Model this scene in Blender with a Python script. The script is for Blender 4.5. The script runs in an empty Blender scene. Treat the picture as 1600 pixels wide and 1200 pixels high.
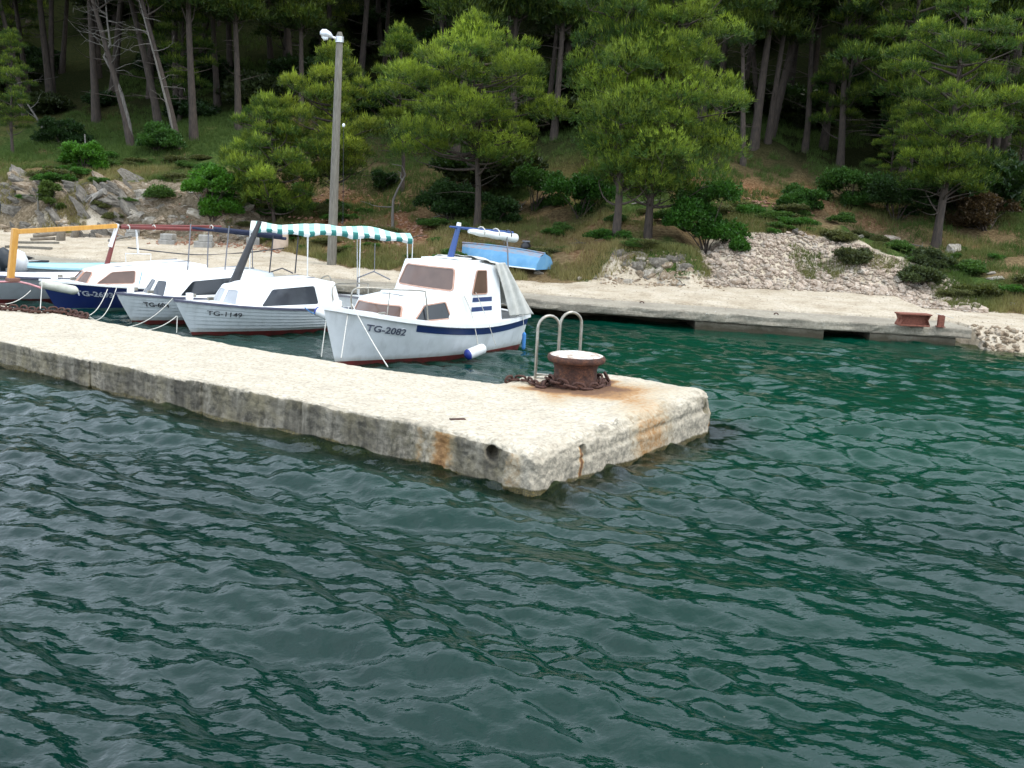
import bpy, bmesh, math, random
import numpy as np
from mathutils import Vector, Matrix

R = math.radians
scene = bpy.context.scene
col = scene.collection

# ------------------------------------------------------------------ camera, sky, sun, exposure
CAM_H, FOC, PITCH, ROLL = 2.9, 1650.0 / 1600.0, R(10.4), R(3.0)
cf = Vector((0, math.cos(PITCH), -math.sin(PITCH)))
cr0 = Vector((1, 0, 0)); cu0 = cr0.cross(cf)
cr = cr0 * math.cos(ROLL) + cu0 * math.sin(ROLL)
cu = cu0 * math.cos(ROLL) - cr0 * math.sin(ROLL)
cam_d = bpy.data.cameras.new('camera'); cam = bpy.data.objects.new('camera', cam_d); col.objects.link(cam)
cam_d.sensor_width = 36.0; cam_d.lens = 36.0 * FOC; cam_d.clip_start = 0.1; cam_d.clip_end = 600
m = Matrix.Identity(4)
for i in range(3):
    m[i][0] = cr[i]; m[i][1] = cu[i]; m[i][2] = -cf[i]
m[2][3] = CAM_H
cam.matrix_world = m
scene.camera = cam

SUN_EL, SUN_AZ = R(62), R(116)        # azimuth measured from +Y towards +X
world = bpy.data.worlds.new('World'); scene.world = world; world.use_nodes = True
wn, wl = world.node_tree.nodes, world.node_tree.links
wn.clear()
wo = wn.new('ShaderNodeOutputWorld'); bg = wn.new('ShaderNodeBackground')
sky = wn.new('ShaderNodeTexSky'); sky.sky_type = 'NISHITA'; sky.sun_disc = False
sky.sun_elevation = SUN_EL; sky.sun_rotation = SUN_AZ; sky.dust_density = 3.0; sky.air_density = 1.2
tc = wn.new('ShaderNodeTexCoord'); mp = wn.new('ShaderNodeMapping'); mp.inputs['Scale'].default_value = (1, 1, 2.2)
nz = wn.new('ShaderNodeTexNoise'); nz.inputs['Scale'].default_value = 2.3; nz.inputs['Detail'].default_value = 7; nz.inputs['Roughness'].default_value = .55
rp = wn.new('ShaderNodeValToRGB')
rp.color_ramp.elements[0].position = .30; rp.color_ramp.elements[0].color = (.52, .53, .55, 1)
rp.color_ramp.elements[1].position = .68; rp.color_ramp.elements[1].color = (1, 1, 1, 1)
cloudv = wn.new('ShaderNodeVectorMath'); cloudv.operation = 'MULTIPLY'
cloudv.inputs[1].default_value = (16.0, 18.0, 20.6)
mix = wn.new('ShaderNodeMix'); mix.data_type = 'RGBA'; mix.inputs['Factor'].default_value = .8
wl.new(tc.outputs['Generated'], mp.inputs['Vector']); wl.new(mp.outputs['Vector'], nz.inputs['Vector'])
wl.new(nz.outputs['Fac'], rp.inputs['Fac']); wl.new(rp.outputs['Color'], cloudv.inputs[0])
wl.new(sky.outputs['Color'], mix.inputs['A']); wl.new(cloudv.outputs['Vector'], mix.inputs['B'])
wl.new(mix.outputs['Result'], bg.inputs['Color']); bg.inputs['Strength'].default_value = .12
wl.new(bg.outputs['Background'], wo.inputs['Surface'])

sun_d = bpy.data.lights.new('sun', 'SUN'); sun_d.energy = 1.3; sun_d.angle = R(18); sun_d.color = (1, .95, .87)
sun = bpy.data.objects.new('sun', sun_d); col.objects.link(sun)
sdir = Vector((math.sin(SUN_AZ) * math.cos(SUN_EL), math.cos(SUN_AZ) * math.cos(SUN_EL), math.sin(SUN_EL)))
sun.rotation_euler = (-sdir).to_track_quat('-Z', 'Y').to_euler()
sun.location = (30, 20, 60)
scene.view_settings.view_transform = 'Standard'; scene.view_settings.look = 'None'
scene.view_settings.exposure = 0.58; scene.view_settings.gamma = 1.0
scene.view_settings.use_curve_mapping = False
scene.cycles.max_bounces = 6; scene.cycles.diffuse_bounces = 3; scene.cycles.glossy_bounces = 3
scene.cycles.transmission_bounces = 4; scene.cycles.transparent_max_bounces = 8
scene.cycles.caustics_reflective = False; scene.cycles.caustics_refractive = False

# ------------------------------------------------------------------ measuring helpers
def ray(px, py):                      # direction of sight through a point of the 1600 x 1200 photograph
    return cf + cr * ((px - 800) / 1650) + cu * ((600 - py) / 1650)
def at(px, py, z):                    # the point at height z on that sight line
    d = ray(px, py); return Vector((0, 0, CAM_H)) + d * ((z - CAM_H) / d.z)
def aty(px, py, Y):                   # the point at distance Y on it
    d = ray(px, py); return Vector((0, 0, CAM_H)) + d * (Y / d.y)

class Noise:                          # value noise for shaping meshes
    def __init__(s, seed):
        s.t = np.random.RandomState(seed).rand(64, 64, 64).astype(np.float64) * 2 - 1
    def __call__(s, x, y, z=0.0):
        x, y, z = np.broadcast_arrays(np.asarray(x, float), np.asarray(y, float), np.asarray(z, float))
        xi, yi, zi = np.floor(x).astype(int), np.floor(y).astype(int), np.floor(z).astype(int)
        fx, fy, fz = x - xi, y - yi, z - zi
        fx = fx * fx * (3 - 2 * fx); fy = fy * fy * (3 - 2 * fy); fz = fz * fz * (3 - 2 * fz)
        g = lambda a, b, c: s.t[(xi + a) & 63, (yi + b) & 63, (zi + c) & 63]
        x00 = g(0,0,0)*(1-fx)+g(1,0,0)*fx; x10 = g(0,1,0)*(1-fx)+g(1,1,0)*fx
        x01 = g(0,0,1)*(1-fx)+g(1,0,1)*fx; x11 = g(0,1,1)*(1-fx)+g(1,1,1)*fx
        return (x00*(1-fy)+x10*fy)*(1-fz)+(x01*(1-fy)+x11*fy)*fz
    def fbm(s, x, y, z=0.0, o=4, g=.5):
        r = 0; a = 1.0; f = 1.0
        for k in range(o):
            r = r + a * s(np.asarray(x)*f + 7.3*k, np.asarray(y)*f + 3.1*k, np.asarray(z)*f + 1.7*k); a *= g; f *= 2.03
        return r
N1, N2 = Noise(3), Noise(11)
def sstep(a, b, x):
    t = np.clip((np.asarray(x, float) - a) / (b - a), 0, 1); return t * t * (3 - 2 * t)

# ------------------------------------------------------------------ object helpers
def tag(o, label=None, cat=None, group=None, kind=None):
    if label: o['label'] = label
    if cat: o['category'] = cat
    if group: o['group'] = group
    if kind: o['kind'] = kind
    return o
def empty(name, loc=(0, 0, 0), rz=0.0):
    o = bpy.data.objects.new(name, None); col.objects.link(o); o.location = loc; o.rotation_euler = (0, 0, rz)
    o.empty_display_size = .2
    return o
def link(name, me, mats, parent=None):
    o = bpy.data.objects.new(name, me); col.objects.link(o)
    if mats is not None:
        for mm in (mats if isinstance(mats, (list, tuple)) else [mats]):
            if len(me.materials) < len(mats if isinstance(mats, (list, tuple)) else [mats]): me.materials.append(mm)
    if parent: o.parent = parent
    return o
def np_mesh(name, V, F, smooth=False, cols=None, mi=None):
    V = np.asarray(V, np.float32).reshape(-1, 3); F = np.asarray(F, np.int32); k = F.shape[1]
    me = bpy.data.meshes.new(name)
    me.vertices.add(len(V)); me.vertices.foreach_set('co', V.ravel())
    me.loops.add(F.size); me.loops.foreach_set('vertex_index', F.ravel())
    me.polygons.add(len(F)); me.polygons.foreach_set('loop_start', np.arange(0, F.size, k, dtype=np.int32))
    me.polygons.foreach_set('loop_total', np.full(len(F), k, np.int32))
    if smooth: me.polygons.foreach_set('use_smooth', np.ones(len(F), bool))
    if mi is not None: me.polygons.foreach_set('material_index', np.asarray(mi, np.int32))
    if cols is not None:
        for cn, cv in cols.items():
            a = me.color_attributes.new(cn, 'FLOAT_COLOR', 'POINT')
            c4 = np.ones((len(V), 4), np.float32); c4[:, :cv.shape[1]] = cv
            a.data.foreach_set('color', c4.ravel())
    me.update(calc_edges=True)
    return me
def grid_faces(nu, nv):
    i = np.arange(nu - 1)[:, None] * nv + np.arange(nv - 1)[None, :]
    i = i.ravel(); return np.stack([i, i + nv, i + nv + 1, i + 1], 1)

class MB:                             # collects simple shapes into one mesh
    def __init__(s): s.v = []; s.f = []; s.mi = []; s.sm = []
    def add(s, V, F, mi=0, smooth=False):
        b = len(s.v); s.v += [tuple(p) for p in V]
        for f in F: s.f.append([b + i for i in f]); s.mi.append(mi); s.sm.append(smooth)
        return s
    def box(s, c, h, rz=0.0, mi=0, M=None):
        c = Vector(c); rot = Matrix.Rotation(rz, 3, 'Z') if M is None else M
        V = [c + rot @ Vector((x*h[0], y*h[1], z*h[2])) for x in (-1, 1) for y in (-1, 1) for z in (-1, 1)]
        return s.add(V, [(0,1,3,2),(4,6,7,5),(0,4,5,1),(2,3,7,6),(0,2,6,4),(1,5,7,3)], mi)
    def bar(s, a, b, w, h, mi=0):     # rectangular beam from a to b
        a, b = Vector(a), Vector(b); d = (b - a); L = d.length; d.normalize()
        up = Vector((0, 0, 1)) if abs(d.z) < .95 else Vector((0, 1, 0))
        sd = d.cross(up).normalized(); up = sd.cross(d)
        M = Matrix((d, sd, up)).transposed()
        return s.box((a + b) / 2, (L / 2, w / 2, h / 2), M=M, mi=mi)
    def tube(s, pts, r, n=8, mi=0, smooth=True, cap=True, closed=False):
        pts = [Vector(p) for p in pts]; k = len(pts)
        rs = r if isinstance(r, (list, tuple, np.ndarray)) else [r] * k
        V = []; prev = None
        for i, p in enumerate(pts):
            if closed: d = pts[(i + 1) % k] - pts[i - 1]
            else: d = pts[min(i + 1, k - 1)] - pts[max(i - 1, 0)]
            d = d.normalized() if d.length > 1e-9 else Vector((0, 0, 1))
            if prev is None:
                u = Vector((0, 0, 1)) if abs(d.z) < .9 else Vector((1, 0, 0)); u = d.cross(u).normalized()
            else:
                u = (prev - d * prev.dot(d)); u = u.normalized() if u.length > 1e-6 else d.orthogonal().normalized()
            prev = u; w = d.cross(u)
            for j in range(n):
                t = 2 * math.pi * j / n
                V.append(p + (u * math.cos(t) + w * math.sin(t)) * float(rs[i]))
        F = []
        for i in range(k if closed else k - 1):
            for j in range(n):
                a = i * n + j; b = i * n + (j + 1) % n; i2 = (i + 1) % k
                F.append((a, b, i2 * n + (j + 1) % n, i2 * n + j))
        s.add(V, F, mi, smooth)
        if cap and not closed:
            s.add([V[j] for j in range(n)], [tuple(range(n - 1, -1, -1))], mi)
            s.add([V[(k-1)*n + j] for j in range(n)], [tuple(range(n))], mi)
        return s
    def lathe(s, c, prof, n=32, mi=0, smooth=True, wob=None):  # prof = [(radius, z)]
        c = Vector(c); V = []
        for (r, z) in prof:
            for j in range(n):
                t = 2 * math.pi * j / n; rr = r * (1 + (wob(t, z) if wob else 0))
                V.append(c + Vector((rr * math.cos(t), rr * math.sin(t), z)))
        F = [(i*n+j, i*n+(j+1) % n, (i+1)*n+(j+1) % n, (i+1)*n+j) for i in range(len(prof)-1) for j in range(n)]
        return s.add(V, F, mi, smooth)
    def poly(s, P, n, t, mi=0):       # polygon P (list of Vector) thickened along n by t
        k = len(P); n = Vector(n); V = [Vector(p) for p in P] + [Vector(p) + n * t for p in P]
        F = [tuple(range(k - 1, -1, -1)), tuple(range(k, 2*k))] + [(i, (i+1) % k, k + (i+1) % k, k + i) for i in range(k)]
        return s.add(V, F, mi)
    def ring(s, P, Q, n, t, mi=0):    # frame between the outlines P (outer) and Q (inner)
        k = len(P); n = Vector(n)
        V = [Vector(p) for p in P] + [Vector(p) for p in Q] + [Vector(p) + n*t for p in P] + [Vector(p) + n*t for p in Q]
        F = []
        for i in range(k):
            j = (i + 1) % k
            F += [(2*k+i, 2*k+j, 3*k+j, 3*k+i), (i, j, 2*k+j, 2*k+i), (k+j, k+i, 3*k+i, 3*k+j)]
        return s.add(V, F, mi)
    def build(s, name, mats, parent=None, bevel=0.0, weld=False, seg=2):
        me = bpy.data.meshes.new(name); me.from_pydata(s.v, [], s.f)
        me.polygons.foreach_set('material_index', s.mi); me.polygons.foreach_set('use_smooth', s.sm)
        if weld:
            bm = bmesh.new(); bm.from_mesh(me); bmesh.ops.remove_doubles(bm, verts=bm.verts, dist=1e-4)
            bmesh.ops.recalc_face_normals(bm, faces=bm.faces); bm.to_mesh(me); bm.free()
        me.update()
        o = link(name, me, mats, parent)
        if bevel > 0:
            b = o.modifiers.new('edge', 'BEVEL'); b.width = bevel; b.segments = seg; b.limit_method = 'ANGLE'; b.angle_limit = R(35)
            b.harden_normals = False
        return o

# ------------------------------------------------------------------ materials
MATS = {}
def nodes_of(name):
    mt = bpy.data.materials.new(name); mt.use_nodes = True; nt = mt.node_tree
    b = nt.nodes['Principled BSDF']; MATS[name] = mt
    return mt, nt, b
def mixc(nt, fac, a, b, mode='MIX'):
    mx = nt.nodes.new('ShaderNodeMix'); mx.data_type = 'RGBA'; mx.blend_type = mode
    for sock, v in (('Factor', fac), ('A', a), ('B', b)):
        if isinstance(v, bpy.types.NodeSocket): nt.links.new(v, mx.inputs[sock])
        elif sock == 'Factor': mx.inputs[sock].default_value = v
        else: mx.inputs[sock].default_value = (*v, 1) if len(v) == 3 else v
    return mx.outputs['Result']
def noise(nt, scale, detail=5, rough=.55, vec=None, stretch=None, coord='Object'):
    t = nt.nodes.new('ShaderNodeTexCoord'); src = t.outputs[coord]
    if stretch:
        mpp = nt.nodes.new('ShaderNodeMapping'); mpp.inputs['Scale'].default_value = stretch
        nt.links.new(src, mpp.inputs['Vector']); src = mpp.outputs['Vector']
    n = nt.nodes.new('ShaderNodeTexNoise'); n.inputs['Scale'].default_value = scale
    n.inputs['Detail'].default_value = detail; n.inputs['Roughness'].default_value = rough
    nt.links.new(src, n.inputs['Vector']); return n.outputs['Fac']
def voro(nt, scale, feature='F1', out='Distance', stretch=None, coord='Object'):
    t = nt.nodes.new('ShaderNodeTexCoord'); src = t.outputs[coord]
    if stretch:
        mpp = nt.nodes.new('ShaderNodeMapping'); mpp.inputs['Scale'].default_value = stretch
        nt.links.new(src, mpp.inputs['Vector']); src = mpp.outputs['Vector']
    n = nt.nodes.new('ShaderNodeTexVoronoi'); n.feature = feature; n.inputs['Scale'].default_value = scale
    nt.links.new(src, n.inputs['Vector']); return n.outputs[out]
def ramp(nt, fac, stops):
    r = nt.nodes.new('ShaderNodeValToRGB'); e = r.color_ramp.elements
    while len(e) < len(stops): e.new(.5)
    for k, (p, c) in enumerate(stops):
        e[k].position = p; c = (c, c, c) if isinstance(c, (int, float)) else c; e[k].color = (*c, 1)
    nt.links.new(fac, r.inputs['Fac']); return r.outputs['Color']
def math_(nt, op, a, b=None):
    n = nt.nodes.new('ShaderNodeMath'); n.operation = op
    for i, v in enumerate((a, b)):
        if v is None: continue
        if isinstance(v, bpy.types.NodeSocket): nt.links.new(v, n.inputs[i])
        else: n.inputs[i].default_value = v
    return n.outputs[0]
def bumpn(nt, b, h, strength, dist=.02, prev=None):
    n = nt.nodes.new('ShaderNodeBump'); n.inputs['Strength'].default_value = strength; n.inputs['Distance'].default_value = dist
    nt.links.new(h, n.inputs['Height'])
    if prev is not None: nt.links.new(prev, n.inputs['Normal'])
    nt.links.new(n.outputs['Normal'], b.inputs['Normal']); return n.outputs['Normal']
def attr(nt, name):
    a = nt.nodes.new('ShaderNodeAttribute'); a.attribute_name = name; return a.outputs['Color']
def simple(name, c1, c2=None, scale=8, rough=.6, bump=0.0, bscale=None, metal=0.0, stretch=None, spec=.5, lo=.35, hi=.65, c3=None):
    mt, nt, b = nodes_of(name)
    if c2 is None: c2 = tuple(x * .82 for x in c1)
    f = noise(nt, scale, 6, .6, stretch=stretch)
    st = [(lo, c1), (hi, c2)]
    if c3: st = [(lo, c1), ((lo + hi) / 2, c3), (hi, c2)]
    nt.links.new(ramp(nt, f, st), b.inputs['Base Color'])
    b.inputs['Roughness'].default_value = rough; b.inputs['Metallic'].default_value = metal
    b.inputs['Specular IOR Level'].default_value = spec
    if bump: bumpn(nt, b, noise(nt, bscale or scale * 3, 6, .65, stretch=stretch), bump)
    return mt

M_white = simple('gelcoat_white', (.80, .81, .80), (.66, .67, .64), 3, .28, .05, 14, lo=.45, hi=.8)
def hull_mat(name, c1, c2, rough=.33):
    mt, nt, b = nodes_of(name)
    f = noise(nt, 2.5, 6, .6); st = noise(nt, 7, 6, .6, stretch=(1, 1, .12))
    c = ramp(nt, f, [(.42, c1), (.8, c2)])
    c = mixc(nt, ramp(nt, st, [(.52, 0), (.74, .35)]), c, tuple(x * .62 for x in c2))
    t = nt.nodes.new('ShaderNodeTexCoord'); sx = nt.nodes.new('ShaderNodeSeparateXYZ'); nt.links.new(t.outputs['Object'], sx.inputs[0])
    zz = math_(nt, 'ADD', sx.outputs[2], math_(nt, 'MULTIPLY', math_(nt, 'SUBTRACT', st, .5), .16))
    c = mixc(nt, ramp(nt, zz, [(.06, .6), (.16, 0)]), c, (.22, .20, .13))
    nt.links.new(c, b.inputs['Base Color']); b.inputs['Roughness'].default_value = rough; bumpn(nt, b, f, .05); return mt
M_hullwhite = hull_mat('hull_white', (.70, .72, .72), (.56, .58, .56))
M_hullgrey = simple('hull_grey', (.40, .42, .43), (.33, .35, .35), 2.5, .4, .06, 8)
M_hullnavy = simple('hull_navy', (.012, .025, .13), (.02, .035, .12), 2.5, .3, .04, 8)
M_seam = hull_mat('plank_white', (.62, .65, .65), (.50, .53, .52), .38)
M_red = simple('antifoul_red', (.16, .02, .018), (.08, .02, .015), 6, .6, .15)
M_green_af = simple('antifoul_green', (.12, .22, .18), (.08, .15, .12), 6, .6, .15)
M_navy = simple('paint_navy', (.010, .028, .12), (.014, .035, .11), 5, .4); M_navydk = simple('canvas_dark_navy', (.008, .014, .04), (.014, .02, .05), 6, .8)
M_blue = simple('mast_blue', (.015, .05, .20), (.02, .06, .18), 5, .4)
M_dark = simple('rubber_dark', (.02, .02, .024), (.035, .035, .04), 6, .55)
M_trimdark = simple('rail_dark', (.05, .055, .09), (.09, .09, .12), 6, .5)
M_winbrown = simple('window_frame_brown', (.42, .22, .15), (.50, .32, .24), 10, .6)
M_black = simple('mast_black', (.012, .012, .014), (.025, .024, .024), 7, .45)
M_maroon = simple('mast_maroon', (.16, .022, .015), (.11, .02, .015), 6, .45)
M_yellow = simple('varnished_pine', (.62, .33, .07), (.52, .25, .05), 3, .4, .05, 20, stretch=(6, 6, 1))
M_steel = simple('stainless_steel', (.40, .38, .33), (.28, .25, .20), 12, .32, metal=.85)
M_galv = simple('painted_tube_grey', (.20, .20, .22), (.13, .13, .14), 9, .5)
M_whitetube = simple('painted_tube_white', (.72, .72, .70), (.6, .6, .58), 9, .5)
M_rope = simple('rope_white', (.62, .60, .54), (.42, .40, .34), 60, .85, .3, 90)
M_ropeblue = simple('rope_blue', (.05, .22, .5), (.04, .16, .4), 60, .8)
M_fender = simple('fender_white', (.74, .74, .72), (.58, .58, .55), 5, .4)
M_fenderold = simple('fender_old', (.55, .55, .47), (.42, .42, .34), 7, .6, .1)
M_fenderblue = simple('fender_blue', (.015, .03, .26), (.02, .04, .2), 6, .4)
M_letter = simple('letter_grey', (.06, .07, .10), (.09, .10, .13), 30, .6)
M_letterblack = simple('letter_black', (.02, .02, .025), (.05, .05, .055), 30, .6)
M_lettersilver = simple('letter_silver', (.5, .52, .56), (.4, .42, .46), 30, .5)
M_letterworn = simple('letter_worn', (.16, .11, .11), (.26, .22, .22), 30, .7)
M_deckblue = simple('deck_pale_blue', (.36, .62, .68), (.44, .66, .70), 5, .45)
M_pink = simple('trim_pink', (.6, .28, .28), (.5, .2, .2), 5, .5)
M_skiff = simple('skiff_blue', (.09, .25, .42), (.15, .32, .47), 3, .75, .2, 12, c3=(.11, .28, .46))
M_skiffworn = simple('skiff_worn', (.14, .26, .38), (.30, .17, .15), 5, .75, .2, 20, c3=(.20, .27, .34), stretch=(1, 3, 1))
M_concrete = simple('concrete_grey', (.34, .33, .30), (.22, .21, .19), 6, .9, .4, 40)
M_pot = simple('concrete_pinkish', (.44, .34, .26), (.36, .28, .21), 6, .9, .3, 40)
M_wood = simple('grey_weathered_wood', (.20, .185, .15), (.11, .10, .08), 5, .85, .5, 14, stretch=(9, 9, .8))
M_log = simple('weathered_log', (.20, .17, .13), (.10, .085, .065), 6, .9, .5, 14)
M_drift = simple('driftwood', (.26, .24, .21), (.14, .13, .11), 6, .85, .5, 14)
M_lampmetal = simple('lamp_metal', (.72, .74, .75), (.55, .57, .6), 9, .35, metal=.5)
M_lampglass = simple('lamp_glass', (.85, .88, .88), (.75, .8, .8), 9, .2)
M_tarp = simple('tarp_pale', (.56, .55, .50), (.45, .44, .39), 7, .85, .3, 14)
M_awning = simple('awning_white', (.66, .68, .65), (.62, .63, .60), 7, .8)
M_awngreen = simple('awning_green', (.015, .13, .115), (.02, .16, .14), 7, .8)
M_awntop = simple('awning_faded_green', (.20, .46, .38), (.30, .54, .46), 7, .8)
M_cover = simple('boat_cover_grey', (.33, .34, .36), (.26, .27, .29), 7, .85, .2)
M_blackcover = simple('black_cover', (.012, .017, .022), (.02, .026, .03), 9, .55, .3)
M_outboard = simple('outboard_white', (.7, .71, .70), (.6, .6, .6), 8, .35)

def rust_mat(name, a, b_, c, rough=.85, bump=.7):
    mt, nt, b = nodes_of(name)
    f = noise(nt, 9, 8, .7); g = noise(nt, 38, 6, .7)
    c1 = ramp(nt, f, [(.30, a), (.5, b_), (.68, c)])
    nt.links.new(mixc(nt, ramp(nt, g, [(.4, 0), (.75, 1)]), c1, tuple(x * .4 for x in a)), b.inputs['Base Color'])
    b.inputs['Roughness'].default_value = rough
    n1 = bumpn(nt, b, f, bump, .03); bumpn(nt, b, g, bump, .01, n1)
    return mt
M_rust = rust_mat('rust', (.035, .016, .011), (.075, .028, .016), (.17, .065, .03))
M_rustchain = rust_mat('rust_chain', (.05, .022, .016), (.085, .035, .022), (.12, .05, .03))
M_rustred = rust_mat('rust_red', (.20, .065, .04), (.26, .09, .055), (.16, .05, .03), bump=.3)
def captop_mat():                      # worn white paint over rust
    mt, nt, b = nodes_of('bollard_top_paint')
    f = noise(nt, 7, 8, .72)
    r = ramp(nt, f, [(.38, (.16, .08, .045)), (.45, (.42, .34, .27)), (.55, (.60, .58, .54))])
    nt.links.new(r, b.inputs['Base Color']); b.inputs['Roughness'].default_value = .8
    bumpn(nt, b, noise(nt, 40, 6), .4, .01); return mt
M_captop = captop_mat()
def glass_mat(name, base, rough=.08):
    mt, nt, b = nodes_of(name)
    f = noise(nt, 2.0, 3)
    nt.links.new(ramp(nt, f, [(.35, base), (.65, tuple(x * .7 for x in base))]), b.inputs['Base Color'])
    b.inputs['Roughness'].default_value = rough; b.inputs['Specular IOR Level'].default_value = .55
    return mt
G_brown = glass_mat('window_curtained_brown', (.125, .075, .055))
G_dark = glass_mat('window_dark', (.02, .024, .028))
G_grey = glass_mat('window_grey', (.05, .056, .065))
G_pale = glass_mat('window_pale', (.34, .36, .38))

def leaf_mat(name, trans=.30, rough=.55):
    mt, nt, b = nodes_of(name)
    a = attr(nt, 'tone')
    nt.links.new(a, b.inputs['Base Color']); b.inputs['Roughness'].default_value = rough
    b.inputs['Specular IOR Level'].default_value = .25
    tr = nt.nodes.new('ShaderNodeBsdfTranslucent'); nt.links.new(mixc(nt, 1.0, a, (1.25, 1.2, .55), 'MULTIPLY'), tr.inputs['Color'])
    ms = nt.nodes.new('ShaderNodeMixShader'); ms.inputs[0].default_value = trans
    nt.links.new(b.outputs[0], ms.inputs[1]); nt.links.new(tr.outputs[0], ms.inputs[2])
    nt.links.new(ms.outputs[0], nt.nodes['Material Output'].inputs['Surface']); return mt
M_needle = leaf_mat('pine_needles'); M_leaf = leaf_mat('shrub_leaves', .3, .4); M_grass = leaf_mat('grass_blades', .3, .7)
M_bark = simple('pine_bark', (.075, .056, .042), (.034, .027, .022), 9, .95, .8, 16, stretch=(2, 2, .5))
M_barkdead = simple('dead_bark', (.17, .155, .13), (.09, .08, .07), 9, .95, .5, 16, stretch=(2, 2, .5))

def rock_mat(name, cs, scale=4):
    mt, nt, b = nodes_of(name)
    f = noise(nt, scale, 8, .68); g = noise(nt, scale * 7, 6, .65)
    oi = nt.nodes.new('ShaderNodeObjectInfo')
    c1 = ramp(nt, f, [(.3, cs[0]), (.48, cs[1]), (.66, cs[2])])
    c2 = mixc(nt, ramp(nt, g, [(.42, 0), (.8, .7)]), c1, tuple(x * .35 for x in cs[0]))
    v = ramp(nt, oi.outputs['Random'], [(0, .74), (.5, .95), (1, 1.12)])
    nt.links.new(mixc(nt, 1.0, c2, v, 'MULTIPLY'), b.inputs['Base Color'])
    b.inputs['Roughness'].default_value = .9
    n1 = bumpn(nt, b, f, .6, .08); bumpn(nt, b, g, .6, .02, n1); return mt
M_rock = rock_mat('limestone', [(.15, .13, .10), (.32, .28, .22), (.50, .46, .39)])
M_rockgrey = rock_mat('rock_grey', [(.075, .066, .052), (.155, .137, .11), (.25, .225, .185)])
M_rockochre = rock_mat('rock_ochre', [(.13, .09, .055), (.30, .225, .145), (.46, .40, .32)])
M_rubble = rock_mat('rubble_limestone', [(.30, .21, .145), (.50, .395, .30), (.62, .55, .46)], 3)
M_rubblered = rock_mat('rubble_red', [(.20, .085, .05), (.30, .15, .09), (.42, .30, .22)], 3)

# ------------------------------------------------------------------ the land
QX = np.array([-60, -30, -20, -11.9, -5, -.1, 1.4, 6.3, 10.0, 12.5, 20, 60.])
QY = np.array([46, 34.5, 30.6, 27.7, 26.1, 24.85, 24.4, 23.5, 23.2, 22.9, 21.5, 14.])
def yq(x): return np.interp(x, QX, QY)
RX = np.array([-60, -14, -12, -8.4, -6.2, -4.6, -1.8, 0, 3.3, 8.7, 11.8, 20, 60])
RW = np.array([5.5, 5.6, 6.2, 6.6, 4.6, 3.0, 2.5, 2.9, 4.2, 5.0, 4.4, 4.4, 5])
BX = np.array([-60, -16, -12, -9.6, -8.2, -5, 0, 1.9, 2.6, 4.6, 5.2, 6.2, 8, 10.5, 12, 60])
BHt = np.array([1.7, 1.7, 1.7, 1.6, .9, .5, .55, .6, .85, .85, .7, 1.2, 1.35, 1.15, .8, 1.2])
BWd = np.array([1.8, 1.6, 1.3, 1.2, 2., 2.6, 2.6, 1.5, .7, .8, 2, 2.2, 2.8, 2.8, 2.8, 3])
def land_z(x, y):
    x = np.asarray(x, float); y = np.asarray(y, float)
    s = (y - yq(x)) * .965; rw = np.interp(x, RX, RW); bh = np.interp(x, BX, BHt); bw = np.interp(x, BX, BWd)
    beach = sstep(10.0, 10.5, x)
    z = .37 + .06 * np.clip(s, 0, rw)
    front = np.where(beach > 0, -.5 + .9 * sstep(-1.3, .8 + .5 * sstep(10.2, 13, x), s + .25 * N1.fbm(x * .9, y * .9)), .36)
    z = z * (1 - beach) + np.minimum(z, front) * beach
    wob = .6 * N1.fbm(x * .35, 3.3)
    z = z + bh * sstep(rw + wob * .5, rw + wob * .5 + bw, s)
    s2 = np.clip(s - rw - bw, 0, None)
    # flatter shelf, then the hillside
    z = z + .20 * np.minimum(s2, 4) + .36 * np.clip(s2 - 4, 0, 16) + .72 * np.clip(s2 - 20, 0, 60) + .3 * np.clip(s2 - 80, 0, None)
    amp = sstep(rw - .3, rw + 1.5, s)
    z = z + amp * (.16 * N1.fbm(x * .45, y * .45) + .05 * N2.fbm(x * 2.1, y * 2.1)) + .012 * N2.fbm(x * 1.6, y * 1.6) * (1 - amp)
    z = z + amp * sstep(-7.5, -9.5, x) * sstep(rw + 2.5, rw, s) * .28 * N2.fbm(x * 1.1, y * 1.1, z * .8)
    # gravel heaped along the foot of the pile
    return z
def spot(px, py):                      # where that sight line meets the ground
    d = ray(px, py); o = Vector((0, 0, CAM_H)); t = 22.0
    while t < 140:
        p = o + d * t
        if p.y > yq(p.x) and p.z <= float(land_z(p.x, p.y)): break
        t += .06
    return o + d * t
def on(x, y, dz=0.0): return Vector((x, y, float(land_z(x, y)) + dz))

xs = np.concatenate([-17 - np.geomspace(.3, 50, 26)[::-1], np.arange(-17, 15, .1), 15 + np.geomspace(.2, 50, 26)])
ss = np.concatenate([[-3, -2], np.arange(-1.5, 12, .1), 12 + np.geomspace(.15, 105, 110)])
GX, GS = np.meshgrid(xs, ss, indexing='ij'); GYY = yq(GX) + GS / .965
GZ = land_z(GX, GYY)
quayfront = (GS < 1.25) & (GX < 10.3); GZ = np.where(quayfront, -1.8, GZ)
rwg = np.interp(GX, RX, RW); bwg = np.interp(GX, BX, BWd)
edge = N1.fbm(GX * .8, GYY * .8) * .5 + N2.fbm(GX * 3, GYY * 3) * .25
gravel = 1 - sstep(-.25, .35, GS - rwg - edge * .5)
gravel = np.maximum(gravel, sstep(4.9, 5.6, GX) * (1 - sstep(2.2, 3.4, GS - rwg + edge)) * (1 - sstep(10.6, 13, GX + edge)) * .8)
gravel = np.maximum(gravel, .8 * (1 - sstep(.2, 1.4, np.hypot((GX + 13.8) / 3.0, (GS - 6.0) / .55))))
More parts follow.
